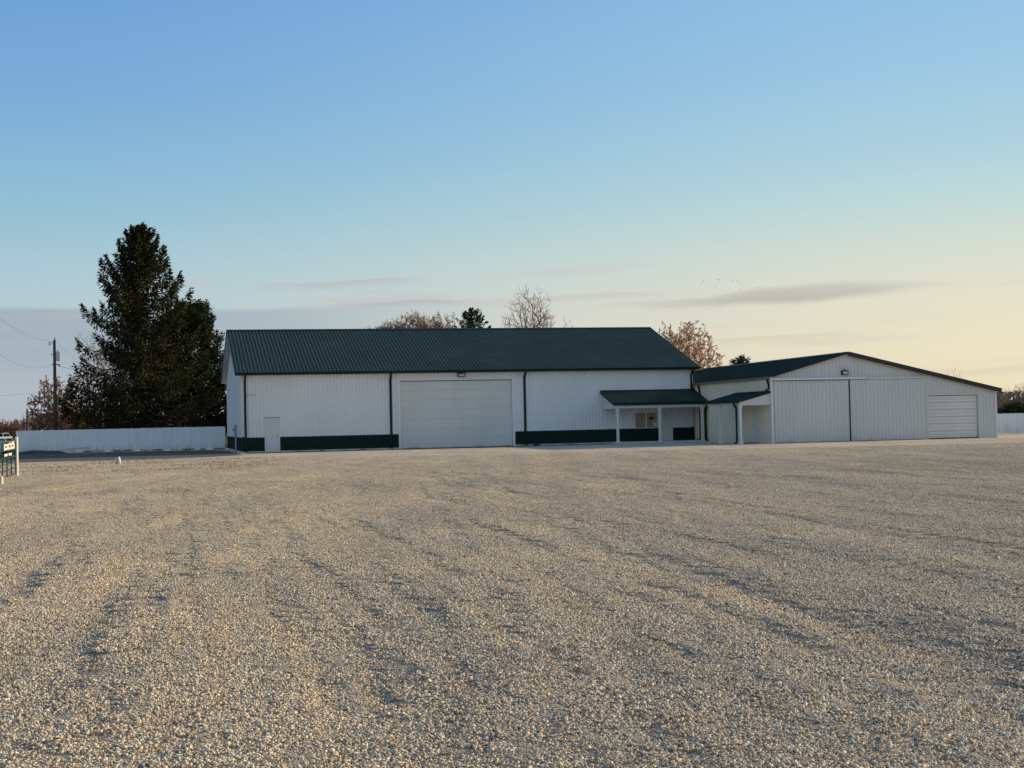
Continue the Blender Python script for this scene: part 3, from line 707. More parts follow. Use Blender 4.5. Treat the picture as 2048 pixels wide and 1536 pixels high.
# ------------------------------------------------------------------ fences
def board_fence(name, a, b, hgt, label, bw_=.134, gap=.006, seed=1):
    rn = random.Random(seed); a = Vector(a); b = Vector(b); d = (b-a); Ln = d.length
    o = thing(name, label, 'fence', (a.x, a.y, 0), math.atan2(d.y, d.x))
    mb = MB(); x = 0
    while x < Ln:
        hh = hgt+rn.uniform(-.012, .012); j = rn.uniform(-.006, .006); wv = min(bw_, Ln-x)
        mb.add([(x, j-.01, .03), (x+wv, j-.01, .03), (x+wv, j-.01, hh-.03), (x+wv-.03, j-.01, hh), (x+.03, j-.01, hh), (x, j-.01, hh-.03),
                (x, j+.01, .03), (x+wv, j+.01, .03), (x+wv, j+.01, hh-.03), (x+wv-.03, j+.01, hh), (x+.03, j+.01, hh), (x, j+.01, hh-.03)],
               [(0, 1, 2, 3, 4, 5), (11, 10, 9, 8, 7, 6), (0, 6, 7, 1), (1, 7, 8, 2), (2, 8, 9, 3), (3, 9, 10, 4), (4, 10, 11, 5), (5, 11, 6, 0)])
        x += bw_+gap
    mb.build('boards', mat(name+'_paint', (.84, .84, .86), .6, .10, 2.2, (2, 1, .3), dirt=((.42, .33, .20), .7, .55)), o)
    rl = MB()
    for z in (.35, .95, 1.4): rl.box(0, Ln, .022, .062, z-.045, min(z+.045, hgt-.1))
    rl.build('rail', M['board'], o)
    k = int(Ln/2.4)
    for i in range(k+1):
        q = min(i*2.4+.05, Ln-.1); MB().box(q, q+.1, .064, .16, 0, hgt-.12).build('post', M['board'], o)
    return o
board_fence('board_fence', (-37.03, 109.0, 0), (-21.15, 107.45, 0), 1.68, 'white board fence between the gate and the left end of the long barn', seed=4)
board_fence('board_fence', (28.5, 101.6, 0), (52, 96.8, 0), 1.40, 'smooth white fence running off to the right of the grey shed', gap=.001, seed=9)

# ------------------------------------------------------------------ gate with its posts, block and pedestal
gx, gy = -18.285, 53.86
gd = Vector((.126, -.992, 0)).normalized()
def gp_(t_, z): return (gx+gd.x*t_, gy+gd.y*t_, z-.028*t_)
gpost = thing('gate_post', 'stout round white gate post at the left edge of the gravel', 'post', (gx, gy, 0))
MB().tube([(0, 0, -.05), (0, 0, 1.405), (0, 0, 1.43)], [.058, .058, .045], 16).build('shaft', M['post'], gpost, smooth=False)
for z in (1.28, .97, .70, .48, .27, .06): MB().box(-.16, -.045, -.08, -.03, z, z+.035).build('hinge_bracket', M['post'], gpost)
gate = thing('tube_gate', 'dark green tubular metal gate hung on the white post', 'gate', (gx, gy, 0))
def loc(p): return (p[0]-gx, p[1]-gy, p[2])
for z in (1.307, .994, .727, .506, .294, .085):
    MB().tube([loc(gp_(.16, z)), loc(gp_(4.9, z))], .022, 8).build('rail', M['gategreen'], gate)
for t_ in (.22, .95, 1.68, 2.41, 3.14, 3.87, 4.6, 4.9):
    MB().bar(loc(gp_(t_, .06)), loc(gp_(t_, 1.32)), .036, .012, (gd.x, gd.y, 0)).build('upright', M['gategreen'], gate)
tp = MB(); tp.tube([(gx-.12, gy-.1, 1.40), (gx-1.9, gy-1.2, 1.37)], .045, 10)
tpo = tp.build('top_rail', M['post']); tag(tpo, 'horizontal white pipe rail running left from the top of the gate post', 'pipe rail')
# sign panels wired to the gate: a white plate with dark marks, orange sun tint painted on as stripes
sg_ = thing('gate_sign', 'white sign plate with dark marks and painted-on orange sun tint, wired to the green gate', 'sign', (gx, gy, 0))
sx = Vector((gd.x, gd.y, 0)); off = Vector((-gd.y, gd.x, 0))*-.06
def sq(mb, t0, t1, z0, z1, e):
    o_ = Vector((gd.y, -gd.x, 0)); o_ = o_ if o_.x > 0 else -o_
    vs = [Vector(loc(gp_(a, z)))-o_*e for a, z in ((t0, z0), (t1, z0), (t1, z1), (t0, z1))]
    vs2 = [p-o_*.004 for p in vs]
    return mb.add(vs+vs2, [(0, 1, 2, 3), (7, 6, 5, 4), (0, 4, 5, 1), (1, 5, 6, 2), (2, 6, 7, 3), (3, 7, 4, 0)])
sq(MB(), .62, 2.28, 1.02, 1.23, -.04).build('plate', M['signw'], sg_)
for a in (.75, 1.28, 1.88): sq(MB(), a, a+.22, 1.10, 1.17, -.047).build('marking', M['signk'], sg_)
for a, b_ in ((1.05, 1.25), (1.62, 1.72)): sq(MB(), a, b_, 1.03, 1.22, -.0445).build('sun_tint_stripe', M['signtint'], sg_)
for a in (1.05, 1.75): sq(MB(), a, a+.5, .80, .89, -.04).build('small_plate', M['signw'], sg_)
blk = MB().box(-.55, .10, -.12, .12, -.02, .24).build('concrete_block', mat('cream_block', (.55, .48, .38), .85, .12, 4, bump=.004, bscale=25), bevel=.015)
blk.location = (-15.98, 45.45, 0); blk.rotation_euler = (0, 0, .1)
tag(blk, 'low cream concrete block at the left edge, nearer than the gate', 'block')
jg = thing('pedestal', 'small white plastic utility pedestal standing on the gravel before the driveway', 'utility pedestal', (-18.50, 68.48, 0))
MB().tube([(.05, 0, -.02), (.05, 0, .18), (.04, 0, .27), (.02, 0, .335), (.02, 0, .345)], [.062, .06, .05, .04, .02], 12).build('cap', M['plastic'], jg, smooth=True)
MB().box(-.12, -.035, -.05, .05, -.02, .28).build('housing', mat('grey_plastic', (.45, .46, .46), .5, .1, 6), jg, bevel=.01)
mp_ = thing('meter_pedestal', 'grey metal meter post beside the left gable wall of the barn', 'meter post', bw(-.32, 1.6))
MB().box(-.05, .05, -.04, .04, -.03, 1.05).build('post', M['metal'], mp_)
MB().box(-.075, .075, -.07, .07, .98, 1.74).build('meter_box', M['metal'], mp_, bevel=.012)
MB().tube([(-.075, -.03, 1.45), (-.17, -.03, 1.45)], .08, 14).build('meter_dial', M['metal'], mp_)

# soil heap and plank by the fence
rg = np.random.default_rng(5)
na, nrr = 36, 9; hv = [(0, 0, .26)]; hf = []
for i in range(1, nrr+1):
    rr = i/nrr
    for k in range(na):
        a = 2*math.pi*k/na; hv.append((rr*2.3*math.cos(a)*(1+.15*math.sin(3*a)), rr*1.1*math.sin(a), max(-.02, .26*(1-rr**1.6)+rg.normal(0, .025)) if i < nrr else -.03))
for k in range(na): hf.append((0, 1+k, 1+(k+1) % na))
heap = MB(); heap.v = hv; heap.f = hf
for i in range(nrr-1):
    for k in range(na): heap.f.append((1+i*na+k, 1+(i+1)*na+k, 1+(i+1)*na+(k+1) % na, 1+i*na+(k+1) % na))
ho = heap.build('soil_heap', M['soil'], smooth=True); ho.location = (-33.6, 103.2, 0); tag(ho, 'low dark heap of soil on the driveway in front of the white board fence', 'soil heap')
pk = MB().box(-1.25, 1.25, -.1, .1, 0, .05).build('plank', M['board'], bevel=.006); pk.location = (-31.6, 104.6, .30); pk.rotation_euler = (.25, -.03, .04)
tag(pk, 'long pale plank lying along the foot of the white board fence', 'plank')
sr = MB()
for k in range(5):
    a = rg.uniform(-.3, .3); sr.add([tuple(np.array(ICO_V[i])*np.array([.14, .10, .07])*rg.uniform(.7, 1.2)+np.array([a, rg.uniform(-.12, .12), .05])) for i in range(12)], [tuple(f_) for f_ in ICO_F])
so = sr.build('splash_stones', M['soil']); so.location = bw(18.35, -.55); tag(so, 'dark clump of stones under the downspout right of the big barn door', 'stones')

# ------------------------------------------------------------------ trees
def tubes(segs, sides=4):
    """segs array (n,8): p0 p1 r0 r1 -> verts, faces"""
    s = np.asarray(segs); n = len(s); p0, p1, r0, r1 = s[:, :3], s[:, 3:6], s[:, 6], s[:, 7]
    d = p1-p0; d /= np.linalg.norm(d, axis=1, keepdims=True)+1e-9
    ref = np.where(np.abs(d[:, 2:3]) < .9, np.array([[0, 0, 1.]]), np.array([[1., 0, 0]]))
    x = np.cross(d, ref); x /= np.linalg.norm(x, axis=1, keepdims=True)+1e-9; y = np.cross(d, x)
    a = 2*np.pi*np.arange(sides)/sides
    ring = x[:, None, :]*np.cos(a)[None, :, None] + y[:, None, :]*np.sin(a)[None, :, None]
    v = np.concatenate([p0[:, None]+ring*r0[:, None, None], p1[:, None]+ring*r1[:, None, None]], 1).reshape(-1, 3)
    k = np.arange(sides); k2 = (k+1) % sides
    fq = np.stack([k, k2, sides+k2, sides+k], 1)
    f = (np.arange(n)[:, None, None]*2*sides + fq[None]).reshape(-1, 4)
    return v, f
def leaf_cards(rn, P, D, ln, wd):
    """diamond leaves: base points P, directions D"""
    n = len(P); D = D/(np.linalg.norm(D, axis=1, keepdims=True)+1e-9)
    sd_ = np.cross(D, rn.normal(0, 1, (n, 3))); sd_ /= np.linalg.norm(sd_, axis=1, keepdims=True)+1e-9
    ln = np.asarray(ln).reshape(-1, 1); wd = np.asarray(wd).reshape(-1, 1)
    m = P+D*ln*.45
    v = np.stack([P, m+sd_*wd, P+D*ln, m-sd_*wd], 1).reshape(-1, 3)
    f = np.arange(4*n).reshape(-1, 4)
    return v, f
def crown_segs(seed, H, base, rx, n, zc=None, up=.5, rt=.007, pw=.46, trunk_r=None, leaders=1, low=.6, out=.5, lean=0.0, flat=1.0, tw=0):
    """branches grown to fill a rounded crown: every point of the crown joins the best older branch point"""
    rn = np.random.default_rng(seed); zc = base+(H-base)*.35 if zc is None else zc
    pts = []
    while len(pts) < n:
        q = rn.normal(0, 1, 3); q /= np.linalg.norm(q); rr = rn.uniform()**out
        lump = 1+.16*math.sin(3.1*math.atan2(q[1], q[0])+seed+2*q[2])+.10*math.sin(7*q[0]+5*q[2]+seed)
        r3 = rr*lump; z = q[2]*r3
        p = np.array([q[0]*r3*rx, q[1]*r3*rx*flat, zc+(z*(H-zc) if z > 0 else z*(zc-base)*low)])
        if p[2] < H*1.02: pts.append(p)
    pts = np.array(pts)
    nodes = [np.array([0, 0, 0.])]; par = [-1]; hgt_ = max(base, .3)
    for i in range(1, 5): nodes.append(np.array([.03*H*math.sin(i+seed)*.3, .03*H*math.cos(i+seed)*.3, hgt_*i/4])); par.append(len(nodes)-2)
    root = len(nodes)-1; rp = nodes[root]
    for k in range(leaders):
        a = 2*math.pi*k/leaders+rn.uniform(-.5, .5); e = .55*rx/max(.5, H-base) if leaders > 1 else .03
        prev = root; L = (H-base)*rn.uniform(.72, .93)
        for i in range(1, 9):
            f_ = i/8; nodes.append(rp+np.array([math.cos(a)*e*L*f_**.9, math.sin(a)*e*L*f_**.9*flat, L*f_])+rn.normal(0, .012*H, 3)*f_); par.append(prev); prev = len(nodes)-1
    order = np.argsort(np.linalg.norm((pts-rp)/np.array([rx, rx, H-base]), axis=1))
    N = np.zeros((len(nodes)+3*n, 3)); N[:len(nodes)] = nodes; cnt = len(nodes)
    PD = np.zeros((len(N), 3)); PD[:, 2] = 1
    for i in range(1, cnt): d = N[i]-N[par[i]]; PD[i] = d/(np.linalg.norm(d)+1e-9)
    for p in pts[order]:
        v = p-N[root:cnt]; d = np.linalg.norm(v, axis=1)+1e-6
        ca = (v*PD[root:cnt]).sum(1)/d; cu = v[:, 2]/d
        cost = d*(1.0+.9*(1-ca)+up*(1-cu)); j = root+int(np.argmin(cost)); q = N[j]; L = np.linalg.norm(p-q)
        m1 = q+PD[j]*L*.28+(p-q)*.22+rn.normal(0, .035*L, 3); m2 = q+PD[j]*L*.18+(p-q)*.62+rn.normal(0, .03*L, 3)
        for x_, k_ in ((m1, j), (m2, cnt), (p, cnt+1)):
            N[cnt] = x_; par.append(k_); d_ = x_-N[k_]; PD[cnt] = d_/(np.linalg.norm(d_)+1e-9); cnt += 1
    N = N[:cnt]; par = np.array(par); w_ = np.zeros(cnt); kids_ = np.bincount(par[1:], minlength=cnt)
    w_[kids_ == 0] = 1
    for i in range(cnt-1, 0, -1): w_[par[i]] += w_[i]
    r = rt*w_**pw
    if trunk_r: r = np.minimum(r, trunk_r)
    segs = np.concatenate([N[par[1:]], N[1:], np.minimum(r[par[1:]], r[1:]*1.5)[:, None], r[1:, None]], 1)
    if tw:      # fine end twigs
        tip_ = np.where(kids_ == 0)[0]; tip_ = np.repeat(tip_, tw); L = rn.uniform(.25, .6, len(tip_))[:, None]*H/12
        D_ = PD[tip_]+rn.normal(0, .45, (len(tip_), 3))+np.array([0, 0, .25]); D_ /= np.linalg.norm(D_, axis=1, keepdims=True)
        b0_ = N[tip_]-PD[tip_]*L*rn.uniform(0, .7, (len(tip_), 1)); e0_ = np.full((len(tip_), 1), rt)
        segs = np.concatenate([segs, np.concatenate([b0_, b0_+D_*L, e0_*.9, e0_*.6], 1)], 0)
    return segs
def make_crown(name, label, loc_, seed, H, m, leaf=None, leafm=None, group=None, cat='tree', **kw):
    o = thing(name, label, cat, loc_, 0, group)
    segs = crown_segs(seed, H, **kw); segs[:, :6] *= np.array([1, 1, H/segs[:, 5].max()]*2)
    big = segs[:, 7] > .03
    if big.sum() < 4: big[:4] = True
    v, f = tubes(segs[big], 6); np_mesh('trunk', v, f, m, o, smooth=True)
    v, f = tubes(segs[~big], 3); sg_s = segs[~big]
    if leaf:
        rn = np.random.default_rng(seed+99); n_, ln, wd_ = leaf
        L = np.linalg.norm(sg_s[:, 3:6]-sg_s[:, :3], axis=1); idx = rn.choice(len(sg_s), n_, p=L/L.sum()); tt = rn.uniform(0, 1, (n_, 1))
        P0 = sg_s[idx, :3]*(1-tt)+sg_s[idx, 3:6]*tt
        D0 = (sg_s[idx, 3:6]-sg_s[idx, :3]); D0 = D0/(np.linalg.norm(D0, axis=1, keepdims=True)+1e-9)+rn.normal(0, .55, (n_, 3))
        lv_, lf = leaf_cards(rn, P0, D0, ln*rn.uniform(.6, 1.3, n_), wd_*rn.uniform(.6, 1.3, n_))
        np_mesh('twigs', v, f, m, o); np_mesh('crown', lv_, lf, leafm, o)
    else: np_mesh('crown', v, f, m, o)
    return o
def conifer(name, label, loc_, seed, prof, H, m, nl=170, sprays=120, droop=.35, tip=.5, ln=.42, wd_=.07, hang=.8, tuft=False, group=None, zlo=.4, asc=0.0, spread=1.0):
    """prof: list of (height, radius); limbs carry curtains of small needle sprays"""
    o = thing(name, label, 'tree', loc_, 0, group); rn = np.random.default_rng(seed)
    hz = np.array([a for a, b_ in prof]); rz = np.array([b_ for a, b_ in prof])
    segs = []
    for i in range(14): segs.append((.05*math.sin(i), .05*math.cos(1.7*i), H*i/14*.985, .05*math.sin(i+1), .05*math.cos(1.7*(i+1)), H*(i+1)/14*.985, .30*H/18*(1-i/14.3), .30*H/18*(1-(i+1)/14.3)))
    Ps, Ds, Ls, Ws = [], [], [], []
    for k in range(nl):
        tz = (k+rn.uniform(0, 1))/nl; z0 = zlo+(H-.5-zlo)*tz**.92
        Ln = float(np.interp(z0, hz, rz))*rn.choice([rn.uniform(.62, .9), rn.uniform(.85, 1.08), rn.uniform(1.0, 1.22)]); a = k*2.39996+rn.uniform(-.5, .5)
        frac = z0/H; e0 = -droop+ (asc+.9)*max(0, frac-.35)*1.25; hd = np.array([math.cos(a), math.sin(a), 0]); sdv = np.array([-hd[1], hd[0], 0])
        ns = 7; path = [np.array([0, 0, z0])]
        for i in range(ns):
            s_ = (i+.5)/ns; e = e0+tip*1.7*s_**2.2+rn.normal(0, .06)
            path.append(path[-1]+(hd*math.cos(e)+np.array([0, 0, 1])*math.sin(e)+sdv*rn.normal(0, .08))*Ln/ns)
        rb = .018+.012*Ln
        for i in range(ns): segs.append((*path[i], *path[i+1], rb*(1-i/ns*.85), rb*(1-(i+1)/ns*.85)))
        path = np.array(path); n_ = int(sprays*(.35+.65*Ln/rz.max())*(1.12-.42*frac))
        s_ = rn.beta(1.7, 1.0, n_) if not tuft else rn.beta(3.2, .9, n_)
        i_ = np.minimum((s_*ns).astype(int), ns-1); fr_ = (s_*ns-i_)[:, None]
        base = path[i_]*(1-fr_)+path[i_+1]*fr_
        lat = rn.normal(0, 1, n_)*(.10+.20*Ln*(1-s_)*.9+.06*Ln)*.62
        # side twigs: cluster sprays so the limb breaks up into separate tufts
        ncl = max(3, int(5+Ln*2.2)); cl = rn.integers(0, ncl, n_); clo = rn.normal(0, 1, ncl); lat = .55*lat+.45*clo[cl]*(.10+.22*Ln*(1-s_)+.05*Ln)*.8; lat *= spread+(1-spread)*max(0, 1-2.6*frac)
        hg = rn.uniform(0, 1, n_)**1.6*hang*(.4+.6*(1-frac))*np.clip(Ln/2.2, .25, 1)*(.35+.65*rn.uniform(0, 1, ncl)[cl])
        if tuft:
            cc = np.stack([clo, rn.normal(0, 1, ncl), rn.normal(0, .7, ncl)], 1)[cl]
            P_ = base+sdv*(lat[:, None])*.8+cc*.16+rn.normal(0, .09, (n_, 3))
            D_ = hd*.5+cc*.2+rn.normal(0, .8, (n_, 3))+np.array([0, 0, .45])
        else:
            P_ = base+sdv*lat[:, None]+np.array([0, 0, -1])*hg[:, None]+rn.normal(0, .05, (n_, 3))-np.array([0, 0, .25])*(np.abs(lat)**1.3)[:, None]
            D_ = hd*.45+sdv*(np.sign(lat)*.35)[:, None]+np.array([0, 0, -1])*(np.where(hg > .12, 1.0, .1))[:, None]+rn.normal(0, .42, (n_, 3))
            endm = s_ > .86; D_[endm] += hd*.7+np.array([0, 0, .75])*np.clip(.3+frac+tip*.5, 0, 1.3)
        Ps.append(P_); Ds.append(D_); Ls.append(ln*rn.uniform(.55, 1.35, n_)); Ws.append(wd_*rn.uniform(.6, 1.4, n_))
    nt = int(sprays*2.4)      # leader
    zt = H-rn.uniform(0, 1, nt)**1.4*H*.16; Ps.append(np.stack([rn.normal(0, .10, nt)*(1+(H-zt)*.8), rn.normal(0, .10, nt)*(1+(H-zt)*.8), zt-.25], 1)); Ds.append(np.stack([rn.normal(0, .6, nt), rn.normal(0, .6, nt), rn.uniform(.3, 1.2, nt)], 1)); Ls.append(ln*rn.uniform(.5, 1.1, nt)); Ws.append(wd_*rn.uniform(.5, 1.1, nt))
    v, f = tubes(np.array(segs), 5); np_mesh('trunk', v, f, M['bark'], o)
    v, f = leaf_cards(rn, np.concatenate(Ps), np.concatenate(Ds), np.concatenate(Ls), np.concatenate(Ws)); np_mesh('crown', v, f, m, o)
    return o

conifer('spruce_tree', 'tall ragged dark spruce rising behind the white board fence', (-30.7, 121, 0), 12,
        [(0, 5.7), (2.5, 6.3), (4.9, 6.0), (7, 4.9), (9, 4.5), (12.3, 4.1), (14.8, 2.9), (16.6, 1.8), (17.8, .85), (18.6, .2)], 18.6, M['spruce'], nl=205, sprays=430, droop=.36, tip=.75, hang=1.5, ln=.34, wd_=.055, spread=.72)
conifer('pine_tree', 'shorter bushy dark pine between the tall spruce and the barn gable', (-27.9, 127, 0), 23,
        [(0, 3.8), (3, 3.9), (6, 3.7), (8.5, 3.1), (10.5, 2.2), (11.6, 1.2), (12.2, .3)], 12.1, M['pine'], nl=190, sprays=330, droop=.1, tip=.75, ln=.28, wd_=.055, tuft=True, hang=.2)
make_crown('maple_tree', 'spreading rust coloured tree with dry leaves around the utility pole', (-40.9, 133, 0), 31, 6.6, M['twig_grey'], leaf=(19000, .16, .034), leafm=M['deadleaf'], base=.9, rx=3.5, n=1500, zc=3.4, up=.15, leaders=5, rt=.0085, low=.9)
make_crown('bare_tree', 'pale bare tree showing behind the left side of the tall spruce', (-39.8, 142, 0), 33, 11.5, M['twig_tan'], base=3, rx=2.7, n=900, zc=7.5, up=.6, leaders=3, rt=.009, tw=2)
# behind the barn
make_crown('bushy_tree', 'low left part of the red brown thicket behind the barn ridge', (-10.5, 130, 0), 41, 11.0, M['twig_red'], leaf=(27000, .20, .020), leafm=M['redbud'], base=3, rx=2.7, n=2900, zc=7.8, up=.7, leaders=5, rt=.008, tw=4)
make_crown('bushy_tree', 'tallest red brown bushy tree behind the barn ridge', (-8.5, 131, 0), 42, 11.75, M['twig_red'], leaf=(46000, .20, .020), leafm=M['redbud'], base=3, rx=3.6, n=4200, zc=8.2, up=.7, leaders=6, rt=.008, tw=4)
make_crown('bushy_tree', 'red brown bushy tree just left of the small dark fir behind the barn', (-6.1, 129, 0), 43, 11.45, M['twig_red'], leaf=(14000, .20, .019), leafm=M['redbud'], base=3, rx=1.6, n=1200, zc=8.0, up=1.0, leaders=3, rt=.008, tw=2)
conifer('fir_tree', 'dark pointed fir peeping over the middle of the barn ridge', (-3.35, 126, 0), 51,
        [(0, 3.2), (5, 2.7), (8, 2.3), (9.4, 1.65), (10.4, .95), (11.1, .4), (11.6, .05)], 11.6, M['fir'], nl=130, sprays=120, droop=.15, tip=.5, ln=.28, wd_=.05, hang=.35, asc=-.35)
make_crown('bare_tree', 'tall pale bare tree standing over the right half of the barn ridge', (1.95, 140, 0), 61, 14.75, M['twig_tan'], base=3.5, rx=2.75, n=1500, zc=9.8, up=.8, leaders=4, rt=.012, pw=.45, tw=2, out=.42)
make_crown('bare_tree', 'small slender bare tree right of the tall bare tree over the barn ridge', (5.5, 142, 0), 62, 12.05, M['twig_tan'], base=4, rx=.85, n=260, zc=9, up=1.2, leaders=2, rt=.0095, tw=2)
make_crown('budding_tree', 'round orange budding tree behind the right end of the barn roof', (14.85, 126, 0), 71, 9.95, M['twig_red'], leaf=(24000, .19, .033), leafm=M['bud'], base=1.8, rx=3.05, n=2000, zc=5.6, up=.7, leaders=6, rt=.0085, out=.4, tw=1)
conifer('fir_tree', 'low dark fir just under the right corner of the barn eave', (14.7, 119, 0), 52, [(0, 2.0), (3, 1.5), (4.8, .8), (5.7, .1)], 5.75, M['fir'], nl=60, sprays=70, droop=.1, tip=.6, ln=.26, wd_=.05, hang=.3)
conifer('fir_tree', 'small dark fir tip showing above the grey shed roof', (18.7, 119, 0), 53, [(0, 2.2), (3.5, 1.7), (5.2, 1.0), (6.1, .55), (6.65, .08)], 6.65, M['fir'], nl=80, sprays=90, droop=.1, tip=.6, ln=.26, wd_=.05, hang=.3)
make_crown('bare_tree', 'thin bare twigs of a small tree behind the right slope of the shed roof', (45.1, 150, 0), 63, 6.2, M['twig_red'], base=1.5, rx=1.5, n=160, zc=4.2, up=.6, leaders=3, rt=.010, tw=1)
# hedge of trees at the right edge
lab = ['grey brown bare tree nearest the shed at the right edge', 'grey brown bare tree second from the shed at the right edge', 'dense grey brown bare tree third from the shed at the right edge', 'tall grey brown bare tree at the far right edge', 'grey brown bare tree partly cut by the right edge']
for i, (x, y, h_) in enumerate(((46.0, 138, 3.7), (47.3, 141, 4.0), (48.6, 140, 4.2), (50.0, 143, 4.4), (51.6, 141, 4.5))):
    make_crown('bare_tree', lab[i], (x, y, 0), 81+i, h_, M['twig_grey'], base=.3, rx=1.1, n=700, zc=2.0, up=1.0, leaders=4, rt=.008, low=1.0, tw=2, group='bare trees beyond the right fence')
def shrub(label, loc_, seed, rx, rz_, n_=3500, group=None):
    o = thing('shrub', label, 'shrub', loc_, 0, group); rn = np.random.default_rng(seed)
    q = rn.normal(0, 1, (n_, 3)); q /= np.linalg.norm(q, axis=1, keepdims=True); rr = rn.uniform(.45, 1, (n_, 1))**.6*(1+.22*np.sin(3*q[:, :1]*4+seed)*np.cos(q[:, 2:]*5))
    P0 = q*rr*np.array([rx, rx*.8, rz_])+np.array([0, 0, rz_*.85]); P0 = P0[P0[:, 2] > .05]
    v, f = leaf_cards(rn, P0, q[:len(P0)]+rn.normal(0, .7, (len(P0), 3)), .22*rn.uniform(.6, 1.3, len(P0)), .055*rn.uniform(.6, 1.3, len(P0)))
    np_mesh('foliage', v, f, M['shrubleaf'], o)
    st = MB()
    for k in range(7):
        a = k*.9; st.tube([(0, 0, 0), (.3*rx*math.cos(a), .3*rx*math.sin(a), rz_*.7), (.6*rx*math.cos(a), .6*rx*math.sin(a), rz_*1.3)], [.04, .025, .01], 5)
    st.build('stem', M['bark'], o); return o
shrub('dark green shrub over the right fence beside the shed', (44.3, 129, 0), 91, 1.5, 1.25)
shrub('dark green shrub over the right fence at the picture edge', (46.6, 130, 0), 92, 1.7, 1.45)
# far trees at the left edge
lab = ['far brown tree at the left picture edge behind the white car', 'far brown tree over the right end of the white car roof', 'far brown tree left of the fence end, touching the bare tree']
for i, (x, y, h_) in enumerate(((-105.5, 300, 4.4), (-103.2, 302, 4.2), (-101.6, 298, 3.6))):
    make_crown('far_tree', lab[i], (x, y, 0), 95+i, h_, M['twig_grey'], base=.3, rx=1.9, n=700, zc=1.8, up=.3, leaders=4, rt=.02, low=1.0, tw=1, group='far trees at the left edge', leaf=(1500, .30, .07), leafm=M['deadleaf'])
make_crown('far_tree', 'far grey bare tree with open crown left of the thin dark pole', (-100.9, 305, 0), 99, 6.2, M['twig_grey'], base=1, rx=1.7, n=220, zc=3.8, up=.8, leaders=3, rt=.02, tw=1)
# distant woods along the horizon
rn = np.random.default_rng(77)
nw = 16000
wx = rn.uniform(-420, 420, nw); wy = 900+40*np.sin(wx*.01)+rn.normal(0, 12, nw); hh = 8+3*np.sin(wx*.045)+2*np.sin(wx*.13+1)+1.5*np.sin(wx*.31)
wz = rn.uniform(0, 1, nw)**.7*hh
v, f = leaf_cards(rn, np.stack([wx, wy, wz], 1), np.stack([rn.normal(0, .5, nw), rn.normal(0, .3, nw), rn.uniform(.2, 1, nw)], 1), 3.4*rn.uniform(.6, 1.3, nw), 1.1*rn.uniform(.6, 1.3, nw))
wo = np_mesh('far_woods', v, f, leaf_mat('hazy_woods', [(.14, .12, .13), (.20, .165, .165), (.24, .20, .19)], .02, .2)); tag(wo, 'low hazy line of distant bare woods along the horizon', 'woods', kind='stuff')

# ------------------------------------------------------------------ utility poles and wires
po = thing('utility_pole', 'tall brown wooden utility pole with a pale transformer can', 'utility pole', (-36.9, 118, 0))
MB().tube([(0, 0, -.2), (0, 0, 5), (0, 0, 8.97)], [.16, .135, .105], 12).build('shaft', M['wood'], po, smooth=True)
tr = MB().tube([(.27, -.05, 7.25), (.27, -.05, 7.95), (.27, -.05, 8.02)], [.15, .15, .11], 14).build('transformer', mat('pale_grey_can', (.62, .60, .56), .4, .08, 3), po)
MB().tube([(.27, -.05, 8.02), (.27, -.05, 8.2)], [.03, .02], 8).build('bushing', M['wood'], tr)
MB().tube([(-.05, 0, 8.72), (-.28, 0, 8.72)], .02, 6).tube([(-.34+.10*math.cos(a), -.02, 8.68+.12*math.sin(a)) for a in np.linspace(.3, 5.6, 12)], .03, 6).build('cutout', M['black'], po)
MB().tube([(0, 0, 8.95), (.03, 0, 9.1), (.08, 0, 9.16)], [.03, .03, .05], 8).build('insulator', M['black'], po)
MB().tube([(-.1, 0, 7.75), (-.22, 0, 7.75), (-.25, 0, 7.9)], .03, 6).build('hook', M['black'], po)
MB().tube([(-.2, -.05, 6.98), (.42, -.05, 6.98)], .04, 6).tube([(.36, -.05, 6.95), (.40, -.05, 6.8)], .05, 6).build('bracket', M['black'], po)
pq = thing('pole', 'thin short dark pole standing beyond the left end of the white fence', 'pole', (-53.1, 160, 0))
MB().tube([(0, 0, -.2), (0, 0, 4.05)], [.12, .10], 10).build('shaft', M['wood'], pq)
MB().tube([(0, 0, 4.0), (0, 0, 4.12)], [.13, .08], 8).build('cap', M['black'], pq)
def wire(label, a, b, sag, r=.005):
    a = Vector(a); b = Vector(b); n_ = 24
    o = MB().tube([a.lerp(b, i/n_)-Vector((0, 0, 4*sag*(i/n_)*(1-i/n_))) for i in range(n_+1)], r, 5).build('overhead_wire', M['black'])
    return tag(o, label, 'wire', 'overhead wires')
wire('upper wire climbing to the left edge from the tall pole top', (-36.95, 118, 8.95), (-20.5, 55, 6.9), .55)
wire('middle wire running from the tall pole bracket to the left edge', (-37.0, 118, 7.0), (-26.0, 70, 6.55), .9)
wire('low wire crossing the left edge towards the rust coloured tree', (-49.6, 140, 5.10), (-43.5, 140, 5.50), .05, .008)
wire('wire from the pole top slanting down to the tall spruce', (-36.85, 118, 8.9), (-38.5, 139, 6.3), .25, .006)
wire('service wire from the transformer slanting into the spruce', (-36.5, 118, 6.85), (-33.0, 123, 6.0), .12, .011)

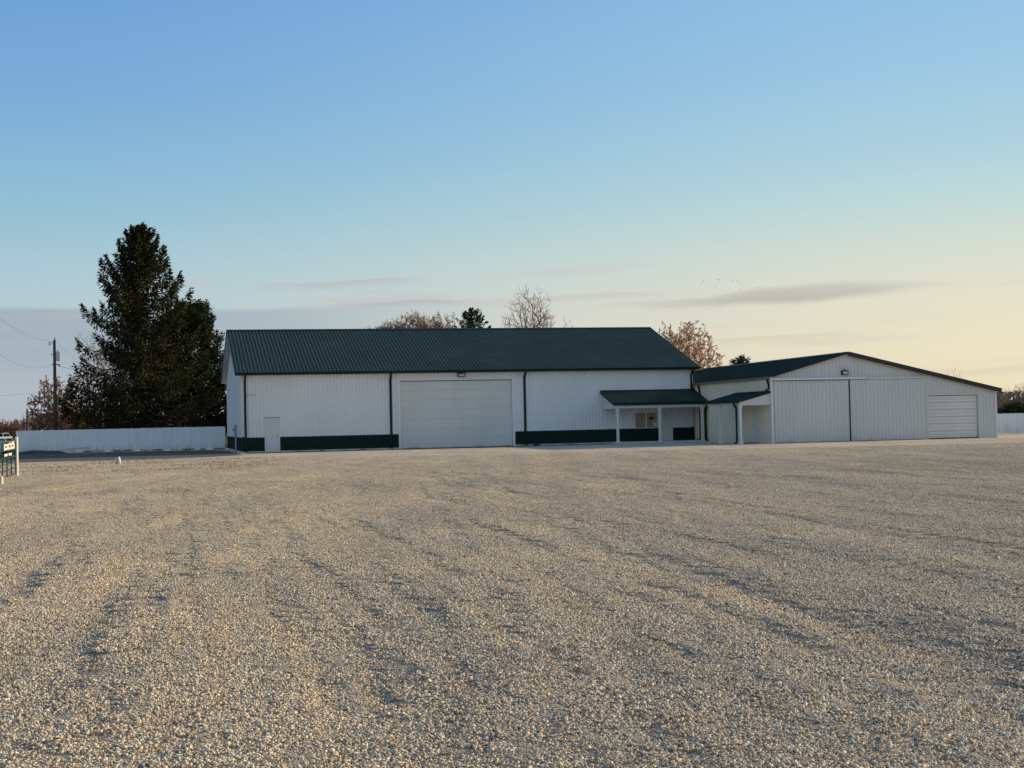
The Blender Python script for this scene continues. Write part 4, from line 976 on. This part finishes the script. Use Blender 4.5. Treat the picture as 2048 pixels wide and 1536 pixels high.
# ------------------------------------------------------------------ parked car at the left edge (only its end shows)
car = thing('parked_car', 'white car with dark glass parked behind the gate at the left edge', 'car', (-38.1, 104.5, 0), 0)
prof = [(-2.25, .35), (-2.28, .75), (-2.1, .93), (-1.2, 1.02), (1.75, 1.04), (2.2, .98), (2.3, .75), (2.27, .38), (1.9, .26), (-1.9, .26)]
MB().prism(prof, -.88, .88).build('body', M['carpaint'], car, bevel=.06)
cab = MB(); cl = [(-1.25, 1.0), (-.45, 1.50), (1.80, 1.52), (2.10, 1.0)]
cab.add([(x, -.80+.0*z, z) if z < 1.1 else (x, -.62, z) for x, z in cl]+[(x, .80, z) if z < 1.1 else (x, .62, z) for x, z in cl], [(0, 1, 2, 3), (7, 6, 5, 4), (0, 4, 5, 1), (1, 5, 6, 2), (2, 6, 7, 3)])
cab.build('glasshouse', M['glass'], car)
rfm = MB(); rfm.box(-.55, 1.86, -.64, .64, 1.505, 1.545)
for y in (-1, 1):
    rfm.bar((1.83, y*.63, 1.50), (2.12, y*.80, 1.0), .045, .04); rfm.bar((-.5, y*.63, 1.50), (-1.25, y*.80, 1.0), .07, .06)
rfm.build('roof', M['carpaint'], car, bevel=.02)
for x in (-1.42, 1.42):
    for y in (-.86, .86):
        wo_ = MB().tube([(x, y-.1, .33), (x, y+.1, .33)], .33, 20).build('wheel', M['rubber'], car)
        MB().tube([(x, y-.105, .33), (x, y+.105, .33)], .21, 16).build('rim', M['metal'], wo_)
for y in (-.7, .7): MB().box(2.22, 2.315, y-.15, y+.15, .72, .90).build('tail_light', M['red'], car, bevel=.02)

# ------------------------------------------------------------------ birds
rn = np.random.default_rng(3)
bl = MB().tube([(-.17, 0, 0), (-.10, 0, .01), (0, 0, .015), (.10, 0, .02), (.155, 0, .025), (.19, 0, .02)], [.012, .04, .055, .045, .035, .006], 8)
for sgn in (-1, 1):
    bl.add([(.07, sgn*.03, .03), (-.07, sgn*.03, .03), (-.08, sgn*.22, .13), (.05, sgn*.22, .13), (-.06, sgn*.46, .07), (.01, sgn*.46, .07)], [(0, 1, 2, 3), (3, 2, 4, 5)])
bl.add([(-.15, -.02, 0), (-.15, .02, 0), (-.27, .05, 0), (-.27, -.05, 0)], [(0, 1, 2, 3)])
b0 = bl.build('bird', M['bird'])
BP = [(28.5, 24.1), (30.2, 24.1), (31.4, 23.4), (32.4, 24.4), (33.7, 23.7), (33.9, 23.1), (35.2, 23.9), (36.9, 24.0), (37.8, 24.1), (38.3, 23.5), (37.7, 22.4), (36.8, 21.7), (40.3, 22.4)]
for i, (x, z) in enumerate(BP):
    o = b0 if i == 0 else b0.copy()
    if i: COL.objects.link(o)
    o.location = (x, 240+rn.uniform(-4, 4), z); o.rotation_euler = (rn.uniform(-.3, .3), rn.uniform(-.1, .1), rn.uniform(-.6, .6)+(.0 if i % 3 else 3.1)); s_ = .66*rn.uniform(.6, 1.0)*(1.15 if i in (3, 7, 4) else .8); o.scale = (s_, s_, s_)
    tag(o, 'tiny dark bird flying in the loose flock over the shed', 'bird', 'birds flying in the evening sky')

# sparse dry grass tufts along the driveway edge at the left
rn = np.random.default_rng(15); ngr = 9000
gxp = rn.uniform(-27, -9, ngr); gyp = rn.uniform(56, 77, ngr)
keep = (np.sin(gxp*.9+1.3*np.sin(gyp*.7))+np.sin(gyp*1.1+gxp*.3)+rn.normal(0, .6, ngr) > .25) & (gxp < -10-.35*(gyp-56)*.3+rn.normal(0, 1.5, ngr))
gxp, gyp = gxp[keep], gyp[keep]
q_ = rn.uniform(0, 1, 2600); q_ = q_[np.sin(q_*40)+np.sin(q_*91+2)+rn.normal(0, .6, len(q_)) > .1]
gxp = np.concatenate([gxp, -37.0+15.9*q_]); gyp = np.concatenate([gyp, 108.85-1.55*q_+rn.normal(0, .12, len(q_))])
q_ = rn.uniform(.2, 23, 900); q_ = q_[np.sin(q_*1.9)+np.sin(q_*4.3)+rn.normal(0, .5, len(q_)) > .5]; e_ = -.12-np.abs(rn.normal(0, .10, len(q_)))
gxp = np.concatenate([gxp, BX+q_*bu-e_*bv]); gyp = np.concatenate([gyp, BY+q_*bv+e_*bu]); gz_ = height(gxp, gyp)
v, f = leaf_cards(rn, np.stack([gxp, gyp, gz_-.005], 1), np.stack([rn.normal(0, .6, len(gxp)), rn.normal(0, .6, len(gxp)), rn.uniform(.3, 1, len(gxp))], 1), rn.uniform(.05, .13, len(gxp))*np.where(gyp > 90, 1.7, 1), rn.uniform(.006, .014, len(gxp))*np.where(gyp > 90, 1.6, 1))
gr = np_mesh('dry_grass', v, f, M['drygrass']); tag(gr, 'sparse dry grass and weeds in the gravel near the driveway', 'grass', kind='stuff')

# ------------------------------------------------------------------ render settings
sc.render.engine = 'CYCLES'
sc.view_settings.view_transform = 'Standard'; sc.view_settings.look = 'None'; sc.view_settings.exposure = 0; sc.view_settings.gamma = 1
sc.cycles.use_denoising = True; sc.cycles.denoising_prefilter = 'ACCURATE'
sc.cycles.max_bounces = 6; sc.cycles.diffuse_bounces = 3; sc.cycles.glossy_bounces = 3; sc.cycles.transmission_bounces = 3
sc.cycles.sample_clamp_indirect = 6
